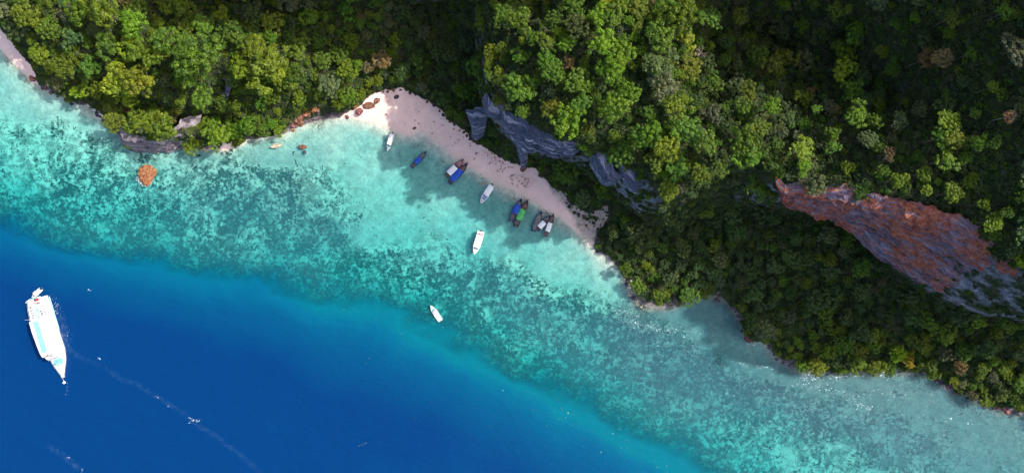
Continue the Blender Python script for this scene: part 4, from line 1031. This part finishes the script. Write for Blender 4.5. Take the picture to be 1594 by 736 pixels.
def ship():
    a, b = W(59, 463, 3), W(96.5, 588, 3); d = b - a; L = d.length; c = (a + b) / 2
    rt = empty('passenger_ship', (c.x, c.y, 0), math.atan2(d.y, d.x), 'large white passenger ship anchored in the deep blue water', 'ship')
    U = L / 528.0
    # outline in survey units along the keel: s, left (towards west), right
    # local +y points to port; with the bow to the south-south-east port is the east side
    ol = [(0, -66, 58), (20, -84, 60), (60, -96, 62), (128, -104, 64), (200, -104, 66), (300, -96, 70), (349, -90, 72), (365, -84, 70), (385, -66, 64), (400, -58, 60), (430, -50, 50), (470, -32, 26), (505, -14, 6), (528, -5, -5)]
    tq = lambda t: -14 + (t + 14) * .74
    ol = [(q[0], tq(q[1]), tq(q[2])) for q in ol]
    rt.scale = (1, 1, .74)
    def slab(z0, z1, s0, s1, shrink, name, mat, parent=rt, bev=0):
        ss = [s0] + [q[0] for q in ol if s0 < q[0] < s1] + [s1]; S_ = [q[0] for q in ol]
        lft = [np.interp(s, S_, [q[1] for q in ol]) * U + shrink for s in ss]; rgt = [np.interp(s, S_, [q[2] for q in ol]) * U - shrink for s in ss]
        bm = bmesh.new()
        ring = [((s * U - L / 2), y) for s, y in zip(ss, lft)] + [((s * U - L / 2), y) for s, y in reversed(list(zip(ss, rgt)))]
        lo = [bm.verts.new((x, y, z0)) for x, y in ring]; hi = [bm.verts.new((x, y, z1)) for x, y in ring]
        bm.faces.new(lo[::-1]); top = bm.faces.new(hi)
        for i in range(len(ring)): bm.faces.new((lo[i], lo[(i + 1) % len(ring)], hi[(i + 1) % len(ring)], hi[i]))
        if bev: bmesh.ops.bevel(bm, geom=list(top.edges), offset=bev, segments=2, affect='EDGES')
        return obj(name, bm_mesh(bm, name, mat), parent)
    hull = slab(-1.2, 2.3, 0, 527, .05, 'hull', ship_white)
    slab(.25, .75, 2, 524, -.05, 'waterline_stripe', M('hull_navy', (.02, .05, .18), .4, .5), hull)
    slab(2.3, 4.7, 18, 395, .75, 'main_cabin', ship_white, bev=.1)
    up = slab(4.7, 4.95, 5, 400, .1, 'upper_deck', ship_white)
    # sun deck roof forward of the open aft deck
    rf = slab(7.1, 7.4, 135, 372, .35, 'roof', ship_white, bev=.1)
    cab = slab(4.95, 7.1, 200, 360, 1.3, 'upper_cabin', ship_white)
    def P(s, t, z): return (s * U - L / 2, tq(t) * U, z)
    def pbox(name, mat, par, s0, s1, t0, t1, z0, z1, bev=0): return boxo(name, mat, par, s0 * U - L / 2, s1 * U - L / 2, tq(t0) * U, tq(t1) * U, z0, z1, bev=bev)
    pbox('roof_panel', cyan, rt, 140, 345, -66, -18, 7.41, 7.47, .02)
    pbox('aft_deck_mat', M('pale_deck_mat', (.34, .56, .58), .8, .2), rt, 40, 132, -52, -8, 4.96, 5.0)
    for t in (-80, -40, 0, 40):
        pbox('roof_seam', M('seam_grey', (.5, .52, .54), .6, .3), rt, 142, 366, t - .35, t + .35, 7.4, 7.425)
    for i in range(9):
        for t0 in (-98 + 2, 60):
            tubeo('roof_post', metal, rt, [P(142 + i * 7.4, t0 * .95, 4.95), P(142 + i * 7.4, t0 * .95, 7.1)], [.05, .05], 5)
    for i in range(18):
        for y, nm in ((1, 1), (-1, -1)):
            s0 = 40 + i * 17
            t_ = (np.interp(s0 + 5, [q[0] for q in ol], [q[2 if y > 0 else 1] for q in ol]) * U - y * .75)
            boxo('window', glass, rt, s0 * U - L / 2, (s0 + 10) * U - L / 2, t_ - .06, t_ + .06, 3.0, 4.0)
    # deck chairs and benches on the aft deck, in rows
    for s in (50, 66, 82, 98, 112):
        for t in (-78, -70, -62, 4, 12, 30, 38):
            if rnd.random() < .75: 
                ch = pbox('deck_chair', black if t < -50 else M('seat_grey', (.20, .21, .23), .7, .3), rt, s, s + 5, t, t + 5, 5.0, 5.45)
    for s, t in ((30, -20), (34, -14), (33, 14), (36, 16), (60, 44), (76, 46), (92, 48), (108, 50), (122, 51)):
        pbox('life_raft', M('seat_grey2', (.30, .31, .33), .7, .3), rt, s, s + 5, t, t + 6, 5.0, 5.6, .1)
    pbox('stern_awning', red, rt, 3, 20, -4, 22, 5.6, 5.7); pbox('stern_awning', navy, rt, 2, 19, -16, -5, 5.6, 5.7)
    # wheelhouse and its roof fittings
    wh = slab(4.95, 7.3, 376, 392, 1.0, 'wheelhouse', ship_white)
    pbox('windscreen', glass, rt, 394, 396, -46, 44, 5.0, 6.6) 
    for k in range(7):
        pbox('roof_locker', M('seat_grey', (.2, .21, .23)), rt, 372 + k * 1.2, 376 + k * 1.2, -34 + k * 8, -29 + k * 8, 7.45, 7.8, .05)
    tubeo('mast', metal, rt, [P(360, 14, 7.3), P(360, 14, 9.8)], [.09, .05]); pbox('radar', ship_white, rt, 357, 363, 4, 24, 9.3, 9.55, .05)
    # sunken foredeck with teal mat, rails
    pbox('foredeck_mat', M('foredeck_blue', (.16, .50, .58), .7, .3), rt, 404, 440, -44, 40, 2.31, 2.36)
    pbox('foredeck_mat', M('foredeck_pale', (.45, .62, .66), .7, .3), rt, 441, 462, -34, 28, 2.31, 2.36)
    pbox('anchor_winch', metal, rt, 474, 482, -12, 2, 2.3, 2.9, .08)
    for tt in (-1, 1):
        pts = []
        for s in list(range(398, 521, 10)) + [526]:
            y = np.interp(s, [q[0] for q in ol], [q[1 if tt < 0 else 2] for q in ol]) * U - tt * .25
            pts.append((s * U - L / 2, y, 3.3))
        tubeo('rail', ship_white, rt, pts, [.06] * len(pts), 5)
        for p_ in pts[::2]: tubeo('stanchion', ship_white, rt, [(p_[0], p_[1], 2.3), p_], [.04, .04], 4)
    for tt in (-1, 1):
        pts = []
        for s in (6, 30, 60, 90, 120, 140):
            y = np.interp(s, [q[0] for q in ol], [q[1 if tt < 0 else 2] for q in ol]) * U - tt * .25
            pts.append((s * U - L / 2, y, 5.95))
        tubeo('rail', ship_white, rt, pts, [.05] * len(pts), 5)
    # swim platform along the east side
    pbox('boarding_platform', M('platform_blue', (.25, .5, .62), .6, .4), rt, 10, 230, 64, 73, .55, .8, .05)
    tubeo('boom', ship_white, rt, [P(120, -104, 4.9), P(112, -150, 5.2)], [.07, .05], 5)
    # anchor rope to the bow buoy
    return rt, L, U
ship_rt, SL, SU = ship()
tubeo_pts = [W(96.5, 588, 2.2), W(98.2, 590, 1.2), W(99.5, 593, .35)]
bm = bmesh.new(); tube_bm(bm, [tuple(p) for p in tubeo_pts], [.09, .09, .09], 5)
tag(obj('mooring_rope', bm_mesh(bm, 'mooring_rope', rope)), 'pale mooring rope from the ship bow to its buoy', 'rope')
bm = bmesh.new(); bmesh.ops.create_uvsphere(bm, u_segments=16, v_segments=10, radius=.62)
for v in bm.verts:
    if v.co.z > .45: v.co.z += .12
by = obj('mooring_buoy', bm_mesh(bm, 'mooring_buoy', orangebuoy, True)); by.location = (*W(99.7, 595, .2)[:2], .15)
tag(by, 'round white mooring buoy ahead of the ship bow', 'buoy')

# ------------------------------------------------------------------ people
def skinned(name, pts, edges, radii, mat, root=0, sub=1):
    me = bpy.data.meshes.new(name); me.from_pydata(pts, edges, [])
    o = bpy.data.objects.new(name, me); COL.objects.link(o)
    o.modifiers.new('s', 'SKIN'); 
    if sub: sm = o.modifiers.new('d', 'SUBSURF'); sm.levels = sub
    for i, v in enumerate(me.skin_vertices[0].data):
        r_ = radii[i]; v.radius = (r_, r_) if not isinstance(r_, tuple) else r_; v.use_root = (i == root)
    dg = bpy.context.evaluated_depsgraph_get()
    out = bpy.data.meshes.new_from_object(o.evaluated_get(dg)); bpy.data.objects.remove(o)
    out.materials.clear(); out.materials.append(mat); out.polygons.foreach_set('use_smooth', [True] * len(out.polygons))
    return out
def figure(pose):
    # joints: pelvis, belly, chest, neck, head, head_top, L/R shoulder, elbow, wrist, hand ; L/R hip, knee, ankle, toe
    J = {'pel': (0, 0, .92), 'bel': (0, 0, 1.1), 'che': (0, 0, 1.32), 'nec': (0, 0, 1.47), 'hea': (.02, 0, 1.60), 'top': (.02, 0, 1.70)}
    for s, n in ((1, 'l'), (-1, 'r')):
        J['s' + n] = (0, s * .17, 1.39); J['e' + n] = (-.02, s * .27, 1.12); J['w' + n] = (.06, s * .30, .90); J['h' + n] = (.09, s * .30, .80)
        J['p' + n] = (0, s * .09, .88); J['k' + n] = (.02, s * .11, .48); J['a' + n] = (-.01, s * .12, .08); J['t' + n] = (.14, s * .13, .04)
    if pose == 'walk':
        J['kl'] = (.16, .1, .50); J['al'] = (.20, .1, .09); J['tl'] = (.35, .1, .05); J['kr'] = (-.04, -.1, .48); J['ar'] = (-.30, -.1, .14); J['tr'] = (-.17, -.1, .06)
        J['wl'] = (-.12, .28, .92); J['hl'] = (-.16, .28, .83); J['wr'] = (.20, -.28, .95); J['hr'] = (.27, -.28, .88)
    if pose == 'sit':
        for k in J:
            if k not in ('kl', 'kr', 'al', 'ar', 'tl', 'tr'): J[k] = (J[k][0] - .1, J[k][1], J[k][2] - .78)
        for s, n in ((1, 'l'), (-1, 'r')):
            J['k' + n] = (.32, s * .15, .42); J['a' + n] = (.62, s * .14, .08); J['t' + n] = (.75, s * .15, .06); J['e' + n] = (.05, s * .28, .42); J['w' + n] = (.25, s * .2, .42); J['h' + n] = (.34, s * .17, .42)
    order = list(J); ix = {k: i for i, k in enumerate(order)}
    E = [('pel', 'bel'), ('bel', 'che'), ('che', 'nec'), ('nec', 'hea'), ('hea', 'top')]
    for n in 'lr': E += [('che', 's' + n), ('s' + n, 'e' + n), ('e' + n, 'w' + n), ('w' + n, 'h' + n), ('pel', 'p' + n), ('p' + n, 'k' + n), ('k' + n, 'a' + n), ('a' + n, 't' + n)]
    rad = {'pel': .14, 'bel': .125, 'che': .15, 'nec': .06, 'hea': .10, 'top': .085, 's': .065, 'e': .045, 'w': .032, 'h': .045, 'p': .10, 'k': .062, 'a': .042, 't': .036}
    P = [Vector(J[k]) for k in order]; r_ = [rad.get(k, rad.get(k[0])) for k in order]
    if pose in ('lie', 'swim'):
        # turn the standing body onto its back (lie) or its front (swim)
        if pose == 'swim':
            P[ix['el']] = Vector((0, .36, 1.62)); P[ix['wl']] = Vector((0, .30, 1.86)); P[ix['hl']] = Vector((0, .28, 1.97))
        P = [Vector((p.z - .9, p.y, .12 + (p.x if pose == 'lie' else -p.x))) for p in P]
    J2 = {k: P[ix[k]] for k in order}
    return [tuple(p) for p in P], [(ix[a], ix[b]) for a, b in E], r_, J2
SKIN = [M('skin_tan', (.42, .22, .14), .6, .3, .08), M('skin_pale', (.60, .38, .29), .6, .3, .08), M('skin_brown', (.20, .10, .06), .6, .3, .08)]
CLOTH = {'black': M('cloth_black', (.02, .02, .025)), 'red': M('cloth_red', (.45, .03, .03)), 'blue': M('cloth_blue', (.03, .07, .30)), 'white': M('cloth_white', (.7, .7, .7)), 'pink': M('cloth_pink', (.55, .15, .22)), 'orange': M('cloth_orange', (.65, .20, .03)), 'grey': M('cloth_grey', (.15, .15, .17))}
hairm = M('hair_dark', (.025, .018, .014), .6, .3)
POSES = {}
for pz in ('stand', 'walk', 'sit', 'lie', 'swim'):
    P, E, r_, J2 = figure(pz)
    bodies = [skinned('body', P, E, r_, m) for m in SKIN]
    top, hea, nec, pel, bel, che = J2['top'], J2['hea'], J2['nec'], J2['pel'], J2['bel'], J2['che']
    hair = skinned('hair', [tuple(hea.lerp(top, .25) - Vector((.03, 0, 0)) * (pz not in ('lie', 'swim')) + (Vector((0, 0, .03)) if pz == 'swim' else Vector((0, 0, 0)))), tuple(top + (top - hea) * .12)], [(0, 1)], [.112, .09], hairm)
    trunks = {c: skinned('swimwear', [tuple(pel), tuple(J2['pl'].lerp(J2['kl'], .35)), tuple(J2['pr'].lerp(J2['kr'], .35))], [(0, 1), (0, 2)], [.16, .105, .105], m) for c, m in CLOTH.items()}
    shirt = {c: skinned('shirt', [tuple(bel), tuple(che), tuple(J2['sl']), tuple(J2['sr'])], [(0, 1), (1, 2), (1, 3)], [.145, .17, .085, .085], m) for c, m in CLOTH.items()}
    POSES[pz] = (bodies, hair, trunks, shirt)
PN = {'stand': 'standing', 'walk': 'walking', 'sit': 'sitting', 'lie': 'lying', 'swim': 'swimming'}
def person(x, y, z, pose, where, group, k, rz=None, shirt=None):
    c1 = rnd.choice(list(CLOTH)); c2 = rnd.choice(list(CLOTH)); top_ = rnd.random() < .55 if shirt is None else shirt
    lab = f"person {PN[pose]} in {c2 + ' top and ' if top_ else ''}{c1} {'shorts' if top_ else 'swimwear'} {where}" + (f", {ordw(k)} from west" if k is not None else '')
    rt = empty('person', (x, y, z), rnd.uniform(0, 2 * PI) if rz is None else rz, lab, 'person', group)
    b_, h_, t_, s_ = POSES[pose]
    obj('body', rnd.choice(b_), rt); obj('hair', h_, rt); obj('shorts' if top_ else 'swimwear', t_[c1], rt)
    if top_: obj('shirt', s_[c2], rt)
Z1 = "82,100 120,8 170,38 232,103 185,138 170,135 168,175 132,170 110,200 35,205 310,178 310,205 343,165 385,285 372,300 345,360 362,352 475,280 508,288 510,315 553,290 565,300 590,330 600,360 553,352 565,388 605,410 535,400 640,335 668,340 635,285 660,295 685,320 645,375 655,395 685,395 665,432 695,415 705,460 622,485 660,465 680,490 755,448 790,450 820,418 860,410 870,425 800,535 780,545 762,558 860,548 842,570 780,580 800,595 790,630 850,658 910,540 905,560 940,575 935,590 975,580 968,600 975,612 872,605 905,628 960,630 925,655 940,665 972,672 1000,698 955,645 1090,640 1040,655 1130,720 983,610"
Z2 = "350,297 312,387 350,420 210,430 487,523 510,400 585,370 595,438 5,325"
beachp = [(690 + float(a) / 7.36, 200 + float(b) / 7.36) for a, b in (q.split(',') for q in Z1.split())] + [(600 + float(a) / 6.69, 130 + float(b) / 6.69) for a, b in (q.split(',') for q in Z2.split())]
beachp += [(830, 305), (837, 305), (648, 171)]
beachp.sort()
for k, (a, b) in enumerate(beachp):
    p = W(a, b, 1); g0 = float(hgt(p.x, p.y))
    if k > 79: continue
    pose = rnd.choices(('stand', 'walk', 'sit', 'lie'), (5, 4, 4, 5))[0]
    if g0 < .15: pose = rnd.choice(('stand', 'walk'))
    w3 = ['upper end of the beach', 'upper middle of the beach', 'crowded middle of the beach', 'lower end of the beach'][min(3, k // 20)]
    person(p.x, p.y, max(g0, -.45), pose, w3.replace('crowded ', ''), 'people on the ' + w3, k % 20)
wat_sw = [(643, 207), (651, 227), (708, 237), (706, 241), (713, 244), (771, 278), (754, 285), (751, 286), (727, 252), (789, 312), (800, 309), (690, 252)]
for k, (a, b) in enumerate(sorted(wat_sw)):
    p = W(a, b, 0); person(p.x, p.y, -.10, 'swim', 'in the shallows off the beach', 'swimmers off the beach', k, shirt=False)
# swimmers alongside the ship
for k in range(30):
    t = k / 29; a = 78 + 20 * t + rnd.uniform(-1, 9) * (.4 + .6 * t); b = 466 + 62 * t + rnd.uniform(-4, 4)
    p = W(a + 4, b, 0); person(p.x, p.y, -.24, 'swim', 'by the ship ' + ('stern' if k < 10 else 'amidships' if k < 20 else 'bow'), 'swimmers beside the white ship', k % 10, shirt=(k % 3 == 0))
# people on the ship
dirv = (W(96.5, 588, 3) - W(59, 463, 3)).normalized()
for k, (s, t, z) in enumerate([(28, -14, 4.97), (30, 16, 4.97), (36, 18, 4.97), (44, -60, 4.97), (60, -30, 4.97), (75, 0, 4.97), (90, 20, 4.97), (105, 22, 4.97), (118, -10, 4.97), (368, 20, 7.42), (368, -30, 7.42), (366, -12, 7.42), (420, 10, 2.38), (430, -20, 2.38), (445, 5, 2.38)]):
    p = ship_rt.matrix_basis @ Vector((s * SU - SL / 2, (-14 + (t + 14) * .74) * SU, z))
    person(p.x, p.y, z * .74, rnd.choice(('stand', 'walk')), 'on the ship ' + ('aft deck' if z == 4.97 else 'roof' if z > 7 else 'foredeck'), 'people on the ship', k, shirt=True)

# ------------------------------------------------------------------ foam and wakes; pale flecks on the water also stand in for sun glints
foam_glint_mat = NT('foam'); foam_glint_mat.princ((.46, .54, .58), .6, .3); foam_glint_mat = foam_glint_mat.m
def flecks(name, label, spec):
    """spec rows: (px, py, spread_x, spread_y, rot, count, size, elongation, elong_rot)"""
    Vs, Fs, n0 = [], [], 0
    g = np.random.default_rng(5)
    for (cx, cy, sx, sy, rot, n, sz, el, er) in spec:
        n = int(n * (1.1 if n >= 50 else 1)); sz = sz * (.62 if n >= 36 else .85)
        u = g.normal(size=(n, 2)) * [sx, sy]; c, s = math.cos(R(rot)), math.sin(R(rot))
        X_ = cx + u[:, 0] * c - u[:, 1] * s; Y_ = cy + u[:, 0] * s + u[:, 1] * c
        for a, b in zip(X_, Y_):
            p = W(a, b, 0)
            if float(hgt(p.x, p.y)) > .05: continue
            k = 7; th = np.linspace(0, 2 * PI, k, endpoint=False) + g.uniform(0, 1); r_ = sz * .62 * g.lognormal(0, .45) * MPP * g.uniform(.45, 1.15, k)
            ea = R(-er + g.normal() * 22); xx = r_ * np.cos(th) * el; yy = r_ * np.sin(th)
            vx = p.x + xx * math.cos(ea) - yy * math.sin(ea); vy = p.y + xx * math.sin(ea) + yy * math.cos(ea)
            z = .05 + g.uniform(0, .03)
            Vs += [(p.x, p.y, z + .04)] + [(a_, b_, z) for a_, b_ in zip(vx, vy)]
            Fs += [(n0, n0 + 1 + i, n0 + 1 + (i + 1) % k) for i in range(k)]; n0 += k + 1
    me = mesh_np(name, Vs, Fs, foam_glint_mat, True)
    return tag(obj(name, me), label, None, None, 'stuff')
isl_ring = [(228 + 13 * math.cos(t) - 5 * math.sin(t) * .5, 273 + 15 * math.sin(t), 1.8, 1.4, 0, 13 if math.sin(t) > .1 else (3 if math.cos(t) > .5 else 0), .85, 1.5, 0) for t in [i * .35 + (i * 7 % 5) * .05 for i in range(18)]]
flecks('foam', 'white foam, wave crests and painted sun glints along the shore and over the reef', isl_ring + [
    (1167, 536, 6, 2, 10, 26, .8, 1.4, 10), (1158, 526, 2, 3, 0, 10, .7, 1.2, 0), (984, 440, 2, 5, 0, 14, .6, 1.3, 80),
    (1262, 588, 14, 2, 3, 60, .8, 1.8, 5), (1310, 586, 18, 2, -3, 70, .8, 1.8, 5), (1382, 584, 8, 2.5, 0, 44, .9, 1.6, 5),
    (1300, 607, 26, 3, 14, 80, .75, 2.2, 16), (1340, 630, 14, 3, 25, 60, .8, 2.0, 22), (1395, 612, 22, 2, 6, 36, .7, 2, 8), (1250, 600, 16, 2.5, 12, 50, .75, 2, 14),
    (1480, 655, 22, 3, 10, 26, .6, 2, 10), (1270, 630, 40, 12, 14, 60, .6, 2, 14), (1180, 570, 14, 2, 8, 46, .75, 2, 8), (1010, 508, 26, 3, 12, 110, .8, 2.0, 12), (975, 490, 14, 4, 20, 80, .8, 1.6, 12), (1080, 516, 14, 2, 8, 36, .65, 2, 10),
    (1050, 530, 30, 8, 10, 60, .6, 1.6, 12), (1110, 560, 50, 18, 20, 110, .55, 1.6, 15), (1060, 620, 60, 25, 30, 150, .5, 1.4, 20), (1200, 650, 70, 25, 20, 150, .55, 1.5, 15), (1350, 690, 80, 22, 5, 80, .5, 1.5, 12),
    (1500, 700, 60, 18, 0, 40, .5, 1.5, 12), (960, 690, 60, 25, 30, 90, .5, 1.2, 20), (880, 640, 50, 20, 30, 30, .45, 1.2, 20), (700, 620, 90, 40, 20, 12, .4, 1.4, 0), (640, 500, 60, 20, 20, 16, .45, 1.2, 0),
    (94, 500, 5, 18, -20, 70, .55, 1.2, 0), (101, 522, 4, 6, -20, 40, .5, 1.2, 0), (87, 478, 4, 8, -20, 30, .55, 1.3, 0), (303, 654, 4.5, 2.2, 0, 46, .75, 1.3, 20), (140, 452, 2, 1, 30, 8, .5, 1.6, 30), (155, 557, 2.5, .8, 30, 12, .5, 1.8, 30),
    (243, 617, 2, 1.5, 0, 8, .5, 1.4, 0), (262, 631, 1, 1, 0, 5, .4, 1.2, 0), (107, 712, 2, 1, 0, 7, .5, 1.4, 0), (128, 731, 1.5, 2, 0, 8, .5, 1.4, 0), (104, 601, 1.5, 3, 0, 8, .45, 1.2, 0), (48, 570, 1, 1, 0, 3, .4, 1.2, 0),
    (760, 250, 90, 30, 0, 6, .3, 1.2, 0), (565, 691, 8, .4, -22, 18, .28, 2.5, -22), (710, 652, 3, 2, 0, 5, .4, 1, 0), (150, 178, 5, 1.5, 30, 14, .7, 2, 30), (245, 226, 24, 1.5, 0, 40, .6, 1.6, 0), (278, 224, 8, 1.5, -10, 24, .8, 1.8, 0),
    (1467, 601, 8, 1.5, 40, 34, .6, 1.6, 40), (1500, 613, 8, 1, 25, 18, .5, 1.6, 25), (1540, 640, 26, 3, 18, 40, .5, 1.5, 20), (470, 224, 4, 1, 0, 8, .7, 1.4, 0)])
wm = NT('wake_water')
tp = wm.n('BsdfTransparent'); df = wm.n('BsdfDiffuse'); df.inputs[0].default_value = (.30, .52, .68, 1)
ms = wm.n('MixShader'); wm.l(wm.math('MULTIPLY', wm.step(wm.noise(.35, 5, .7), .38, .72), wm.attr('edge')), ms.inputs[0]); wm.l(tp.outputs[0], ms.inputs[1]); wm.l(df.outputs[0], ms.inputs[2]); wm.l(ms.outputs[0], wm.out.inputs[0])
def wake(label, pts, w, a):
    V_, F_2, A = [], [], []
    P = []
    for (x0_, y0_), (x1_, y1_) in zip(pts[:-1], pts[1:]):
        n = max(2, int(math.hypot(x1_ - x0_, y1_ - y0_) / 3))
        P += [(x0_ + (x1_ - x0_) * i / n, y0_ + (y1_ - y0_) * i / n) for i in range(n)]
    P.append(pts[-1]); N_ = len(P)
    for i, (x_, y_) in enumerate(P):
        q0 = P[max(i - 1, 0)]; q1 = P[min(i + 1, N_ - 1)]; dx, dy = q1[0] - q0[0], q1[1] - q0[1]; l = math.hypot(dx, dy) + 1e-6
        ww = w * (.7 + .6 * rnd.random())
        for j, e in ((-1, 0), (-.4, 1), (.4, 1), (1, 0)):
            p = W(x_ - dy / l * ww * j, y_ + dx / l * ww * j, 0); V_.append((p.x, p.y, .02)); A.append(e * a * min(1, i / 6, (N_ - 1 - i) / 6))
    for i in range(N_ - 1):
        for j in range(3): k_ = i * 4 + j; F_2.append((k_, k_ + 1, k_ + 5, k_ + 4))
    tag(obj('wake', mesh_np('wake', V_, F_2, wm.m, True, {'edge': ('POINT', 'FLOAT', A)})), label, None, None, 'stuff')
wake('faint pale wake line crossing the deep water', [(158, 566), (185, 588), (215, 598), (245, 618), (285, 642), (305, 658), (345, 685), (380, 712), (410, 738)], 5, .032)
wake('second faint pale streak running down from the long wake', [(95, 520), (110, 545), (125, 556), (160, 570)], 4.5, .035)
wake('short broken pale streak in the corner of the deep water', [(70, 690), (85, 700), (98, 708), (108, 716), (118, 724), (130, 738)], 5.5, .045)
print('OBJECTS', len(bpy.data.objects))
